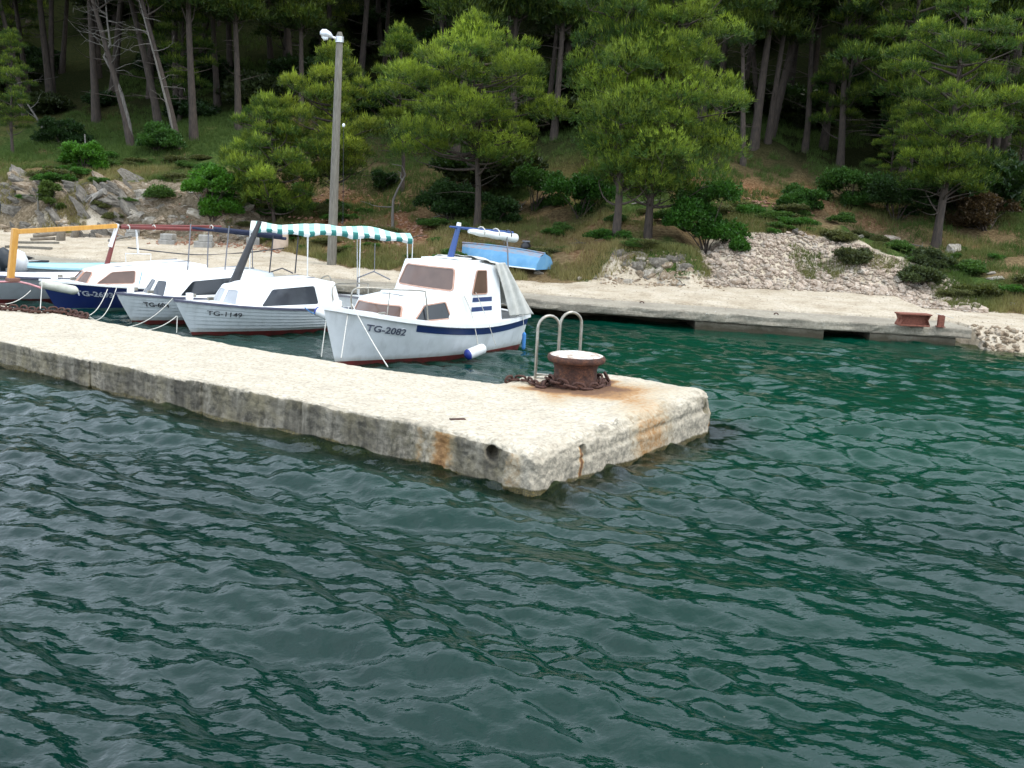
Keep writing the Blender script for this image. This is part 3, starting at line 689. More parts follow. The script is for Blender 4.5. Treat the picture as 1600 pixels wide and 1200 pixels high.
def pine_meshes(seed, H, prof, pads=40, padr=.8, lean=(0, 0), r0=.13, lo=.35, spr=130, K=6, new=.5, dens_dead=6, flat=.5, hue=0.0, sz=1.0, dim=1.0):
    """trunk and crown meshes in local coordinates; prof = [(height fraction, reach to -x, reach to +x)]"""
    rs = np.random.RandomState(seed); tb = MB()
    nt_ = 9; T = []
    for i in range(nt_):
        t = i / (nt_ - 1)
        T.append((lean[0] * t ** 1.3 + .10 * math.sin(t * 5 + seed) * t * (1 - t) * 3, lean[1] * t + .08 * math.cos(t * 4 + seed * 2) * t, -.25 + (H * .96 + .25) * t))
    tb.tube(T, [r0 * (1.25 if i == 0 else 1) * (1 - .86 * (i / (nt_ - 1)) ** .9) for i in range(nt_)], 9)
    Ta = np.array(T)
    trunk_at = lambda h: np.array([np.interp(h, Ta[:, 2], Ta[:, k]) for k in range(3)])
    pf = np.array(prof); Vs, Fs, Cs, off = [], [], [], 0
    for i in range(pads):
        u = (i + rs.uniform(.1, .9)) / pads; hf = lo + (1 - lo) * (1 - (1 - u) ** 1.0)
        rl, rr_ = np.interp(hf, pf[:, 0], pf[:, 1]), np.interp(hf, pf[:, 0], pf[:, 2])
        az = i * 2.399963 + rs.uniform(-.4, .4); cx = math.cos(az)
        reach = (rl * (1 - cx) / 2 + rr_ * (1 + cx) / 2) * rs.uniform(.45, 1.08) * (1 if hf < .93 else .5)
        r = padr * rs.uniform(.45, 1.15) * (1 - .35 * hf)
        reach = max(reach - r * .6, 0)
        t0 = trunk_at(H * max(hf - .04 - .07 * rs.rand(), .10)); tr_ = trunk_at(H * hf)
        c = np.array([tr_[0] + reach * cx, tr_[1] + reach * math.sin(az), H * hf + rs.uniform(-.1, .15)])
        limb_tube(tb, t0, c - [0, 0, r * flat * .3], .035 + .01 * reach, .008, rs)
        n = int(spr * 2.2 * (r / padr) ** 1.6); P, d = pad_points(rs, n, c, r, flat)
        for q in range(2):             # twigs inside the pad
            e = P[rs.randint(n)]; tb.tube([tuple(c - [0, 0, r * flat * .3]), tuple(e)], [.010, .004], 4)
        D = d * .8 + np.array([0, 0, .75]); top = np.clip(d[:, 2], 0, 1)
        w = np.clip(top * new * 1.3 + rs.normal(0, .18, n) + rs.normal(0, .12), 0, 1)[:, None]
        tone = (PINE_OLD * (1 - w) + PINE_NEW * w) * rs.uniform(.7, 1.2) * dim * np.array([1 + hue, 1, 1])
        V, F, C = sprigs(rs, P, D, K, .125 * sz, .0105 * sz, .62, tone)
        Vs.append(V); Fs.append(F + off); Cs.append(C); off += len(V)
        m_ = int(n * .07); sel = rs.choice(n, m_); up = P[sel] + np.array([0, 0, .05])     # upright new shoots
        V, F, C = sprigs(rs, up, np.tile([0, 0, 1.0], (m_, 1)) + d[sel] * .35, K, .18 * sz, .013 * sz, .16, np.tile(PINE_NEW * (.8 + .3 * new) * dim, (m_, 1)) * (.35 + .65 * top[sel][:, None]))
        Vs.append(V); Fs.append(F + off); Cs.append(C); off += len(V)
    for i in range(int(pads * .25)):   # dead grey twigs poking out between the boughs
        h = H * rs.uniform(lo, .95); p = trunk_at(h); az = rs.uniform(0, 6.28); rr2 = float(np.interp(h / H, pf[:, 0], pf[:, 1])) * rs.uniform(.8, 1.15)
        limb_tube(tb, p, p + [rr2 * math.cos(az), rr2 * math.sin(az), rs.uniform(-.3, .4)], .016, .003, rs, 4, 0)
    for i in range(dens_dead):         # bare lower twigs
        h = H * rs.uniform(.15, lo + .1); p = trunk_at(h); az = rs.uniform(0, 6.28); L = rs.uniform(.5, 1.5)
        limb_tube(tb, p, p + [L * math.cos(az), L * math.sin(az), rs.uniform(-.1, .5)], .02, .004, rs, 4, 0)
    me_t = bpy.data.meshes.new('trunk'); me_t.from_pydata(tb.v, [], tb.f); me_t.polygons.foreach_set('use_smooth', tb.sm); me_t.update()
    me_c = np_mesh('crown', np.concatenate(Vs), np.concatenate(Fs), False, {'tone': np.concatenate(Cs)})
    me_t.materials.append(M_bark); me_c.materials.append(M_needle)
    return me_t, me_c
def put_tree(name, meshes, loc, rz, label, cat='tree', group=None, sc=1.0, tilt=(0, 0)):
    e = empty(name, loc, rz); e.rotation_euler = (tilt[0], tilt[1], rz); e.scale = (sc, sc, sc); tag(e, label, cat, group)
    for nm, me_ in zip(('trunk', 'crown'), meshes):
        o = bpy.data.objects.new(nm, me_); col.objects.link(o); o.parent = e
    return e
ROUND = [(0, .3, .3), (.3, 1.4, 1.4), (.5, 2.5, 2.5), (.7, 2.3, 2.3), (.88, 1.4, 1.4), (1, .5, .5)]
def sprof(p, kl, kr=None): return [(h, a * kl, b * (kr or kl)) for h, a, b in p]

# pines standing at the front, each grown to its own outline
b1 = spot(745, 357)
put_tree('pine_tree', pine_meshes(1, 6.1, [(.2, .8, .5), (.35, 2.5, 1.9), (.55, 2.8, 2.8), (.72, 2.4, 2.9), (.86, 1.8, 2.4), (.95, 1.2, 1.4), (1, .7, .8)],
         66, .98, (-.35, .2), .12, .34, 175, new=.8, flat=.72), b1, 0, 'round bright green pine with a bent bare trunk behind the upturned blue skiff')
b2 = spot(962, 376)
put_tree('pine_tree', pine_meshes(2, 9.4, [(.1, .5, .9), (.22, 1.3, 1.9), (.36, 1.5, 2.2), (.5, 1.7, 2.2), (.7, 1.6, 2.0), (.85, 1.4, 1.6), (1, .7, .8)],
         66, 1.05, (.1, .5), .12, .17, 175, new=.6, flat=.72), b2, 0, 'tall dense pine with a thin curved trunk on top of the middle rock outcrop')
b3 = spot(1012, 372)
put_tree('pine_tree', pine_meshes(3, 8.8, [(.1, .8, 1.4), (.25, 1.4, 2.7), (.40, 1.5, 2.8), (.55, 1.2, 2.5), (.75, 1.1, 2.1), (.9, 1.0, 1.5), (1, .6, .7)],
         84, 1.05, (.25, .1), .12, .13, 175, new=.65, flat=.72), b3, 0, 'tallest front pine with drooping low boughs left of the stone heap')
b4 = spot(430, 352)
put_tree('pine_tree', pine_meshes(4, 3.9, [(.1, 1.3, .7), (.3, 2.1, 1.5), (.5, 1.9, 1.6), (.7, 1.5, 1.5), (.9, .9, 1.1), (1, .4, .4)],
         40, .75, (-.3, 0), .07, .15, 150, new=.45, flat=.72), b4, 0, 'low bushy young pine beside the bright green shrub left of the lamp post')
b5 = spot(520, 340)
put_tree('pine_tree', pine_meshes(5, 5.2, [(.2, 1.2, .8), (.4, 2.2, 1.2), (.6, 2.0, 1.6), (.8, 1.6, 1.4), (1, .5, .6)],
         46, .78, (-.1, .2), .08, .25, 150, new=.7, flat=.72, hue=.12), b5, 0, 'yellowish green young pine right behind the lamp post')
b6 = spot(1462, 386)
put_tree('pine_tree', pine_meshes(6, 7.6, [(.15, .6, .6), (.3, 1.6, 1.6), (.45, 1.5, 1.7), (.6, 2.0, 2.2), (.8, 2.6, 2.4), (.92, 2.0, 2.0), (1, .9, .9)],
         56, .92, (.1, .1), .15, .22, 160, new=.42, flat=.55), b6, 0, 'layered pine standing directly behind the grey boulder right of the stone heap')
b7 = spot(620, 335)
put_tree('pine_tree', pine_meshes(7, 5.6, [(.3, .9, 1.2), (.5, 1.5, 1.3), (.7, 1.2, 1.2), (1, .4, .4)],
         30, .75, (-.3, .6), .08, .40, 140, new=.55, flat=.5), spot(628, 300), 0, 'slender pine on red rubble between the lamp post and the round pine')
print('front trees', [tuple(round(c, 1) for c in p) for p in (b1, b2, b3, b4, b5, b6)])

# trunks and crowns of the wood behind: six grown shapes, copied
TALL = [(.3, .9, .9), (.55, 1.6, 1.6), (.75, 2.4, 2.4), (.9, 2.2, 2.2), (1, .8, .8)]
wood = [pine_meshes(20, 12, TALL, 34, 1.6, (.8, .3), .17, .38, 150, 5, dim=.62, new=.3, sz=1.9, dens_dead=12),  # dim paints the shade of the wood into the needle colour
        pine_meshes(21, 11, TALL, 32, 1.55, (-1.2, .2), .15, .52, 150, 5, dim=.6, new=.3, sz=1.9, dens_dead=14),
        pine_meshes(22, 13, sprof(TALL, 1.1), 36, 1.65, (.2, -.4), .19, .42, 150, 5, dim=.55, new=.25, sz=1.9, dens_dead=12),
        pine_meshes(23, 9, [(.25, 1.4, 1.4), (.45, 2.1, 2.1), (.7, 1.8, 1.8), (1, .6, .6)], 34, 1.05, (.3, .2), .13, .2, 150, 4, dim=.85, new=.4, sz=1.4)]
rsw = np.random.RandomState(77)
seen_trunks = [  # photograph base point, lean, shape, crown carried high or low
    (205, 226, -2.6, 1, 1.0), (150, 190, -1.6, 0, 1.1), (250, 206, -2.0, 1, 1.15), (278, 228, -2.4, 1, .95), (303, 218, -.4, 2, .9),
    (372, 202, -1.5, 0, .9), (340, 165, -.8, 2, .8), (455, 150, -1.0, 2, 1.0), (470, 190, -1.2, 0, .8), (515, 130, .2, 2, .9),
    (600, 120, .4, 1, .9), (80, 160, -1.2, 2, 1.), (40, 180, -1.8, 1, 1.), (865, 218, .2, 0, .9), (1178, 232, .6, 2, .95),
    (1203, 214, 1.6, 0, 1.1), (1258, 238, 1.2, 1, .9), (1310, 262, .3, 3, .8), (1330, 160, .4, 2, .9), (1480, 215, .2, 3, .8), (1540, 250, .6, 3, .75),
    (1565, 228, .4, 2, .8), (1120, 190, .1, 2, .9), (1060, 170, -.2, 0, .9), (700, 150, -.6, 1, 1.), (790, 160, .2, 2, 1.), (1420, 280, .2, 3, .62),
    (1590, 300, .2, 3, .7), (1385, 330, -.2, 3, .38), (20, 240, -.6, 3, .5)]
wood_labels = ['thick pine trunk leaning left right beside the grey dead pine above the cliff', 'dark pine trunk leaning left, leftmost of the row above the vivid cliff top shrub', 'dark pine trunk leaning left behind the long pale dead trunk', 'leaning pine whose foot stands next to the long pale dead trunk', 'straight dark pine trunk right of the long pale dead trunk', 'bent pine trunk rising behind the low bushy young pine', 'dark pine in the shade between the straight trunk and the low bushy young pine', 'thick dark pine trunk behind the top of the low bushy young pine', 'pine trunk leaning left just left of the lamp post', 'dark thick pine trunk directly behind the lamp arm', 'dark pine trunk seen between the lamp post and the round pine', 'dark pine behind the leaning pale pole at the upper left', 'leaning dark pine above the leaning pale pole near the left edge', 'short dark trunk in the gap between the round pine and the tall dense pines', 'dark straight pine trunk just right of the tallest front pine', 'thick dark pine trunk leaning right above the stone heap', 'short slanting dark trunk in the clearing above the stone heap', 'bushy dark young pine on the slope above the middle of the stone heap', 'dark pine high in the wood above the stone heap clearing', 'bushy pine high behind the layered pine on the right', 'bushy pine between the layered pine and the right edge, upper one', 'dark pine trunk near the right edge behind the brown thicket', 'dark pine hidden behind the right flank of the tallest front pine', 'dark pine rising over the top of the tallest front pine', 'dark pine directly behind the round pine, left of its top', 'dark pine behind the right shoulder of the round pine', 'small dark pine on the slope left of the layered pine', 'small bushy pine at the right edge above the brown thicket', 'small bright young pine low on the slope behind the stone heap', 'bushy young pine at the left edge above the grey rock']
for i, (px, py, ln, shp, sc) in enumerate(seen_trunks):
    put_tree('pine_tree', wood[shp], spot(px, py), rsw.uniform(0, 6.28) if abs(ln) < .5 else 0, wood_labels[i], sc=sc, tilt=(0, ln * .06))
xsw = []
for k in range(1500):
    x = rsw.uniform(-42, 42); s_ = rsw.uniform(15, 72); y = float(yq(x)) + s_
    if abs(x) > y * .62 or any((x - a) ** 2 + (y - b_) ** 2 < (1.9 + .010 * s_ * 2) ** 2 for a, b_ in xsw): continue
    if s_ < 22 and -13 < x < -6: continue
    xsw.append((x, y))
    if len(xsw) > 235: break
for (x, y) in xsw:
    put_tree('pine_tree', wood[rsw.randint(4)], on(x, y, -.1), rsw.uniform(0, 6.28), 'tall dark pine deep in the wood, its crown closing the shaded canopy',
             group='tall pines of the wood on the hillside', sc=rsw.uniform(.75, 1.2), tilt=(rsw.normal(0, .05), rsw.normal(0, .07)))

# dark undergrowth between the trunks
def bush_mesh(seed, tone):
    rs = np.random.RandomState(seed); Vs, Fs, Cs, off = [], [], [], 0
    for k in range(8):
        c = np.array([rs.uniform(-.9, .9), rs.uniform(-.7, .7), rs.uniform(.3, 1.0)]); P, d = pad_points(rs, 330, c, rs.uniform(.5, .8), .8, .4)
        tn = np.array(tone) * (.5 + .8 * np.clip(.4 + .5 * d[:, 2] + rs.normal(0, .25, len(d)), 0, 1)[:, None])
        V, F, C = sprigs(rs, P, d + [0, 0, .3], 4, .14, .045, .8, tn); Vs.append(V); Fs.append(F + off); Cs.append(C); off += len(V)
    mm = np_mesh('foliage', np.concatenate(Vs), np.concatenate(Fs), False, {'tone': np.concatenate(Cs)}); mm.materials.append(M_leaf); return mm
bushes = [bush_mesh(80 + k, t_) for k, t_ in enumerate(((.02, .045, .012), (.028, .06, .014), (.035, .05, .016)))]
for k in range(190):
    x = rsw.uniform(-30, 30); s_ = rsw.uniform(9, 62); y = float(yq(x)) + s_
    if (s_ < 19 and -14 < x < -4) or (2 < x < 14 and s_ < 15.5) or abs(x) > y * .6: continue
    o = bpy.data.objects.new('undergrowth_bush', bushes[k % 3]); col.objects.link(o); o.location = on(x, y, -.1); f_ = rsw.uniform(.6, 1.5); o.scale = (f_, f_, f_ * rsw.uniform(.6, 1.1)); o.rotation_euler = (0, 0, rsw.uniform(0, 6))
    tag(o, 'dark green undergrowth bush between the trunks of the wood', 'bush', 'undergrowth bushes in the wood')

weeds = [bush_mesh(90, (.06, .12, .025)), bush_mesh(91, (.09, .10, .035)), bush_mesh(92, (.05, .13, .02))]
for k in range(150):
    x = rsw.uniform(-17, 15); s_ = float(np.interp(x, RX, RW)) + rsw.uniform(.5, 6.5) ** 1.0; y = float(yq(x)) + s_
    if 5 < x < 11.3 and s_ < float(np.interp(x, RX, RW)) + 3.2: continue
    o = bpy.data.objects.new('weed_clump', weeds[rsw.randint(3)]); col.objects.link(o); o.location = on(x, y, -.04); f_ = rsw.uniform(.12, .36); o.scale = (f_ * 1.3, f_ * 1.3, f_ * rsw.uniform(.5, 1.0)); o.rotation_euler = (0, 0, rsw.uniform(0, 6))
    tag(o, 'small clump of green weeds growing in the grass of the bank', 'weeds', 'weed clumps on the grassy bank')

# bare dead pine and dead sticks
def dead_tree(base, pts, label, r0=.09, twigs=16, seed=1, mat=None):
    e = empty('dead_pine', base); tag(e, label, 'dead tree'); rs = np.random.RandomState(seed); tb = MB()
    tb.tube(pts, [r0 * (1 - .85 * i / (len(pts) - 1)) for i in range(len(pts))], 8); tb.build('trunk', mat or M_barkdead, e)
    P = np.array(pts)
    for i in range(twigs):
        bb = MB(); t = rs.uniform(.25, .98) * (len(pts) - 1); k = int(t); f = t - k; p = P[k] * (1 - f) + P[min(k + 1, len(P) - 1)] * f
        sgn = -1 if rs.rand() < .62 else 1; L = rs.uniform(.5, 1.9) * (1.1 - .5 * t / len(pts))
        q = p.copy(); path = [tuple(q)]; d = np.array([sgn, rs.normal(0, .5), rs.uniform(-.1, .6)]); d /= np.linalg.norm(d)
        for j in range(5):
            d = d + rs.normal(0, .22, 3); d /= np.linalg.norm(d); q = q + d * L / 5; path.append(tuple(q))
            if j > 1:
                d2 = d + rs.normal(0, .5, 3); bb.tube([tuple(q), tuple(q + d2 * L * .22)], [.009, .003], 4)
        bb.tube(path, [.022, .018, .014, .010, .007, .004], 5); bb.build('branch', mat or M_barkdead, e)
p = spot(207, 226)
dead_tree(p, [(0, 0, -.2), (-.12, 0, .8), (-.4, 0, 1.9), (-.75, .1, 2.7), (-1.1, .1, 3.3), (-.85, .1, 3.8), (-.95, .1, 4.6), (-1.0, .1, 5.4), (-1.3, .1, 6.2)],
          'grey dead pine with bare spreading branches above the cliff', .095, 26, 3)
p = spot(72, 205)
dead_tree(p, [(0, 0, -.1), (-.5, 0, .7), (-1.1, 0, 1.6), (-1.7, 0, 2.4)], 'pale bare pole leaning left at the far left of the slope', .06, 4, 5)
p = spot(614, 362)
dead_tree(p, [(0, 0, -.1), (-.03, 0, .5), (-.02, 0, 1.0), (.12, 0, 1.35), (.34, 0, 1.8), (.22, 0, 2.05), (-.1, 0, 2.1)], 'thin crooked grey sapling with a hooked top between lamp post and round pine', .055, 2, 9)
p = spot(277, 232)
dead_tree(p, [(0, 0, -.1), (-.35, 0, 1.5), (-.8, 0, 3.2), (-1.3, 0, 5.0), (-1.75, 0, 6.6)], 'long straight pale dead trunk leaning left beside the living pines', .065, 8, 12)

def shrub(px, py, w, h, label, tone, seed, n=2600, cat='shrub', dens=4, ll=.075, base=None):
    w *= 1.3; h *= 1.25; n = int(n * 1.5); rs = np.random.RandomState(seed); b_ = base if base is not None else spot(px, py)
    e = empty('shrub', b_); tag(e, label, cat); st = MB(); Vs, Fs, Cs, off = [], [], [], 0
    for k in range(12):
        c = np.array([rs.uniform(-.75, .75) * w, rs.uniform(-.5, .5) * w * .8, h * rs.uniform(.08, .80)]); r = rs.uniform(.22, .46) * w; c[0] *= 1.15 - .55 * c[2] / h
        st.tube([(rs.uniform(-.1, .1), 0, -.1), (c[0] * .5, c[1] * .5, c[2] * .6), tuple(c)], [.025, .015, .006], 5)
        P, d = pad_points(rs, n // 10, c, r, min(h / w, 1) * .9, .4)
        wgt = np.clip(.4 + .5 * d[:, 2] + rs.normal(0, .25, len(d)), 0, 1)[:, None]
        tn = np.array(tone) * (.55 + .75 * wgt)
        V, F, C = sprigs(rs, P, d + [0, 0, .3], dens, ll, ll * .36, .8, tn)
        Vs.append(V); Fs.append(F + off); Cs.append(C); off += len(V)
    st.build('stem', M_bark, e)
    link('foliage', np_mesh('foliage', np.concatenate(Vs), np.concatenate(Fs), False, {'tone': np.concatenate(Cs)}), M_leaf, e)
    return e
BR, MG, DK = (.060, .165, .016), (.045, .11, .020), (.028, .062, .016)
shrub(330, 345, .85, 1.55, 'vivid green leafy shrub at the right end of the cliff', BR, 31, 3600)
shrub(132, 268, .62, .85, 'vivid green rounded shrub growing at the top of the cliff', BR, 32, 2600)
shrub(245, 236, .9, .8, 'mid green shrub at the foot of the leaning trunks above the cliff', MG, 33)
shrub(95, 225, .9, .8, 'dark spreading shrub on the slope near the pale leaning pole', DK, 34)
shrub(1102, 398, .95, 1.9, 'tall vivid green shrub between the middle outcrop and the stone heap', (.036, .105, .014), 35, 4200)
shrub(905, 342, .95, 1.1, 'bright green low shrub behind the grassy bank, between the two big pines', (.032, .098, .014), 36, 3000)
shrub(835, 330, .9, 1.1, 'mid green shrub right of the round pine trunk', MG, 37, 3000)
shrub(700, 350, 1.0, 1.0, 'dark green shrub just left of the round pine trunk', DK, 38, 3000)
shrub(775, 352, .6, .8, 'dark green shrub touching the round pine trunk on its right', DK, 39, 2200)
shrub(1330, 325, 1.0, 1.1, 'mid green shrub on the slope above the middle of the stone heap', MG, 40, 3000)
shrub(1255, 330, .7, .6, 'small green shrub in the clearing above the stone heap', MG, 41)
shrub(1540, 360, 1.2, 1.0, 'brown and green bramble thicket at the right edge of the slope', (.075, .05, .025), 42, 3000)
shrub(1500, 330, 1.3, 1.5, 'dark green thicket behind the layered pine on the right', DK, 43, 3200)
shrub(1400, 345, .9, 1.1, 'dark green shrub behind the right end of the stone heap', DK, 44)
shrub(1455, 418, .55, .45, 'low grey green bush on the right flank of the stone heap', (.055, .075, .03), 45, 1800)
shrub(1440, 445, .5, .35, 'low olive bush at the foot of the heap near the roadside rocks', (.06, .08, .03), 46, 1500)
shrub(1335, 412, .45, .30, 'sparse low olive bush in the middle of the stone heap', (.07, .085, .035), 47, 1200)
shrub(1530, 462, .55, .28, 'low yellow green weeds between the roadside rocks at the right', (.085, .10, .03), 48, 1400)
shrub(600, 298, .45, .5, 'small dark bush on the red rubble', DK, 49, 1400)
shrub(80, 330, .35, .9, 'tall yellow green weed clump growing on the cliff face', (.07, .11, .025), 50, 1500)
shrub(450, 372, .5, .35, 'low dry bush at the roadside below the young pine', (.08, .075, .03), 51, 1200)

# grass and weeds on the banks and the slope
rsg = np.random.RandomState(8); NG = 85000
gx = rsg.uniform(-20, 19, NG * 3); gs = rsg.uniform(0, 1, NG * 3) ** 1.8 * 24; gy = yq(gx) + gs / .965 + np.interp(gx, RX, RW)
rwx = np.interp(gx, RX, RW); s_ = gs
dn_ = N1.fbm(gx * .6, gy * .6) + .4 * N2.fbm(gx * 2, gy * 2)
ok = (dn_ > -.25 + .5 * np.exp(-((gx + 5.2) / 1.8) ** 2 - ((s_ - 4) / 2.5) ** 2)) & (np.abs(gx) < gy * .56)
pile = (gx > 5.2) & (gx < 11.3) & (s_ < 3.2); ok &= ~(pile & (dn_ < .75))
cl = (gx < -8.4) & (s_ < 1.6); ok &= ~(cl & (dn_ < .15)); ok &= s_ > .15 + .4 * rsg.rand(len(s_))
gx, gy, gs, dn_ = gx[ok][:NG], gy[ok][:NG], s_[ok][:NG], dn_[ok][:NG]
gzv = land_z(gx, gy)
dry = np.clip(.75 - .09 * gs + .5 * N2.fbm(gx * .5, gy * .5) - .15 * (gx < -8), 0, 1)[:, None]
gt = np.array([.065, .11, .022]) * (1 - dry) + np.array([.27, .22, .095]) * dry
V, F, C = sprigs(rsg, np.stack([gx, gy, gzv], -1), np.tile([0, 0, 1.0], (len(gx), 1)), 5, .17, .007, .30, gt)
gr = link('grass', np_mesh('grass', V, F, False, {'tone': C}), M_grass); tag(gr, 'dry and green grass covering the bank and the slope', 'grass', kind='stuff')

# ------------------------------------------------------------------ rocks, rubble, boulders
def rock_mesh(seed, sx=1, sy=1, sz=1, cuts=7, sub=2, rough=.10):
    """an angular stone: a ball cut by random planes"""
    rs = np.random.RandomState(seed); bm = bmesh.new(); bmesh.ops.create_icosphere(bm, subdivisions=sub, radius=1)
    pl = rs.normal(0, 1, (cuts, 3)); pl /= np.linalg.norm(pl, axis=1, keepdims=True); dist = rs.uniform(.38, .78, cuts)
    for v in bm.verts:
        p = np.array(v.co)
        for n_, d_ in zip(pl, dist):
            k = p @ n_ - d_
            if k > 0: p = p - n_ * k
        p = p * (1 + rough * float(N1.fbm(p[0] * 2 + seed, p[1] * 2, p[2] * 2, 2)))
        v.co = p * np.array([sx, sy, sz])
    me = bpy.data.meshes.new('rock'); bm.to_mesh(me); bm.free(); return me
SM = [rock_mesh(100 + k, 1, .8, .62, 6, 1) for k in range(10)]        # low stones, 80 triangles
BM_ = [rock_mesh(200 + k, 1, .85, .8, 13, 3, .20) for k in range(8)]     # big ones
def lod(me_, mat_):
    m2 = me_.copy(); m2.materials.append(mat_); return m2
def stone(name, mesh, p, sc, rot, parent):
    o = bpy.data.objects.new(name, mesh); col.objects.link(o); o.parent = parent
    o.location = Vector(p) - (parent.location if parent else Vector()); o.rotation_euler = rot; o.scale = sc; return o
def joined(name, meshes, places, mat_, parent=None):
    """many small stones as one mesh; places = [(p, size, rot)]"""
    dat = []
    for mm in meshes:
        mm.calc_loop_triangles(); V = np.zeros(len(mm.vertices) * 3, np.float32); mm.vertices.foreach_get('co', V)
        T = np.zeros(len(mm.loop_triangles) * 3, np.int32); mm.loop_triangles.foreach_get('vertices', T); dat.append((V.reshape(-1, 3), T.reshape(-1, 3)))
    Vs, Fs, off = [], [], 0; org = parent.location if parent else Vector()
    for i, (p, s_, rot) in enumerate(places):
        V, T = dat[i % len(dat)]; Rm = np.array(Matrix.Rotation(rot[2], 3, 'Z') @ Matrix.Rotation(rot[0], 3, 'X'))
        Vs.append((V * s_) @ Rm.T + (np.array(p[:]) - np.array(org[:]))); Fs.append(T + off); off += len(V)
    return link(name, np_mesh(name, np.concatenate(Vs), np.concatenate(Fs)), mat_, parent)
rsr = np.random.RandomState(41)
# the heap
heap = empty('stone_heap', on(8.2, 29.6)); tag(heap, 'wide heap of broken pale limestone beside the shore road', 'stone heap')
sr = [lod(m_, M_rubble) for m_ in SM]
def heap_pt():
    while True:
        x = rsr.uniform(5.0, 12.2); u = rsr.rand(); s_ = float(np.interp(x, RX, RW)) - .15 + u * (3.3 - 1.0 * abs(x - 8.4) / 3.4)
        if float(N2.fbm(x * .8, s_ * .8)) > .55 and rsr.rand() < .75: continue
        return x, float(yq(x)) + s_ / .965, u
small = []
for k in range(4200):
    x, y, u = heap_pt(); z_ = rsr.uniform(.035, .085) if rsr.rand() < .93 else rsr.uniform(.08, .12)
    small.append((on(x, y, z_ * .2), z_, (rsr.uniform(-.6, .6), 0, rsr.uniform(0, 6.3))))
tag(joined('rubble', SM, small, M_rubble, heap), kind='stuff')
for k in range(280):
    x, y, u = heap_pt(); z_ = rsr.uniform(.08, .20) * (1.25 - .5 * u)
    stone('stone', sr[rsr.randint(10)], on(x, y, z_ * .25), (z_, z_ * rsr.uniform(.7, 1), z_), (rsr.uniform(-.6, .6), rsr.uniform(-.5, .5), rsr.uniform(0, 6.3)), heap)
def boulder(px, py, r, label, mat_, k, sq=(1, .9, .7), name='boulder', base=None, rot=None):
    b_ = base if base is not None else spot(px, py); o = link(name, BM_[k % 8].copy(), mat_)
    o.location = b_ + Vector((0, 0, r * sq[2] * .4)); o.scale = (r * sq[0], r * sq[1], r * sq[2]); o.rotation_euler = rot or (rsr.uniform(-.3, .3), rsr.uniform(-.3, .3), rsr.uniform(0, 6.3))
    tag(o, label, 'boulder'); return o
boulder(1487, 396, .34, 'large smooth pale boulder at the foot of the layered pine', M_rock, 0, (1.1, .8, .8))
boulder(1243, 366, .17, 'small bluish grey boulder on the crest of the stone heap', M_rockgrey, 1, (.8, .8, 1))
boulder(1390, 376, .30, 'broad flat boulder on the right crest of the stone heap', M_rubble, 2, (1.6, .8, .6))
boulder(1345, 372, .15, 'small white block on the middle crest of the stone heap', M_rock, 3)
boulder(1405, 440, .30, 'pale boulder where the heap meets the road, left of the olive bush', M_rock, 4, (1.2, .9, .6))
boulder(1345, 428, .20, 'pale block low on the middle of the heap', M_rock, 5)
boulder(1432, 452, .22, 'cream boulder at the road edge right of the low olive bush', M_rock, 6, (1.2, .8, .6))
boulder(1497, 452, .20, 'cream boulder between the two roadside bushes', M_rock, 7, (1.2, .8, .7))
boulder(1557, 438, .22, 'white double boulder at the far right under the brown thicket', M_rock, 1, (1.3, .8, .5))
boulder(1548, 428, .14, 'small white stone leaning on the white double boulder', M_rock, 3, (1.3, .8, .5))
boulder(1490, 425, .18, 'grey white boulder halfway up behind the roadside bushes', M_rock, 5)
boulder(1590, 452, .16, 'grey stone at the right edge beside the yellow green weeds', M_rockgrey, 2)
boulder(1200, 432, .13, 'pinkish stone at the left foot of the heap', M_rubble, 4)
boulder(1340, 464, .10, 'white stone lying in the road', M_rock, 6, (1, 1, .4)) if False else None
for k in range(26):                     # scattered along the foot of the bank, each one loose
    px_ = [1150, 1180, 1235, 1262, 1300, 1322, 1370, 1382, 1420, 1446, 1462, 1478, 1512, 1524, 1540, 1566, 1580, 948, 962, 1075, 1092, 1060, 1120, 1034, 930, 905][k]
    py_ = [430, 436, 438, 436, 440, 437, 450, 442, 462, 470, 446, 466, 452, 470, 455, 462, 476, 432, 436, 436, 430, 438, 432, 437, 436, 437][k]
    b_ = spot(px_, py_); r_ = rsr.uniform(.07, .13); o = link('roadside_stone', SM[k % 10].copy(), M_rock); o.location = b_ + Vector((0, 0, r_ * .2)); o.scale = (r_ * 1.3, r_, r_)
    o.rotation_euler = (0, 0, rsr.uniform(0, 6)); tag(o, 'small pale loose stone at the foot of the bank by the road', 'stone', 'loose stones along the foot of the bank')

def outcrop(label, pts, mats, seed, rmin, rmax, squash=(1, .8, .9), ang=0.0):
    e = empty('rock_outcrop', pts[0]); tag(e, label, 'rock outcrop'); rs = np.random.RandomState(seed)
    ml = [[lod(m_, mt_) for m_ in BM_] for mt_ in mats]
    for p in pts:
        r = rs.uniform(rmin, rmax); q = ml[rs.randint(len(ml))][rs.randint(8)]
        stone('rock', q, p, (r * squash[0] * rs.uniform(.8, 1.5), r * squash[1], r * squash[2] * rs.uniform(.6, 1.1)), (rs.uniform(-.5, .5), rs.uniform(-.4, .4) + ang, rs.uniform(-.6, .6)), e)
    return e
def bank_pts(x0, x1, n, lo_, hi_, seed, dens=1.0):
    rs = np.random.RandomState(seed); out = []
    for k in range(n):
        x = x0 + (x1 - x0) * (k + rs.rand()) / n; s_ = float(np.interp(x, RX, RW)) + rs.uniform(lo_, hi_)
        out.append(on(x, float(yq(x)) + s_ / .965, -.12))
    return out
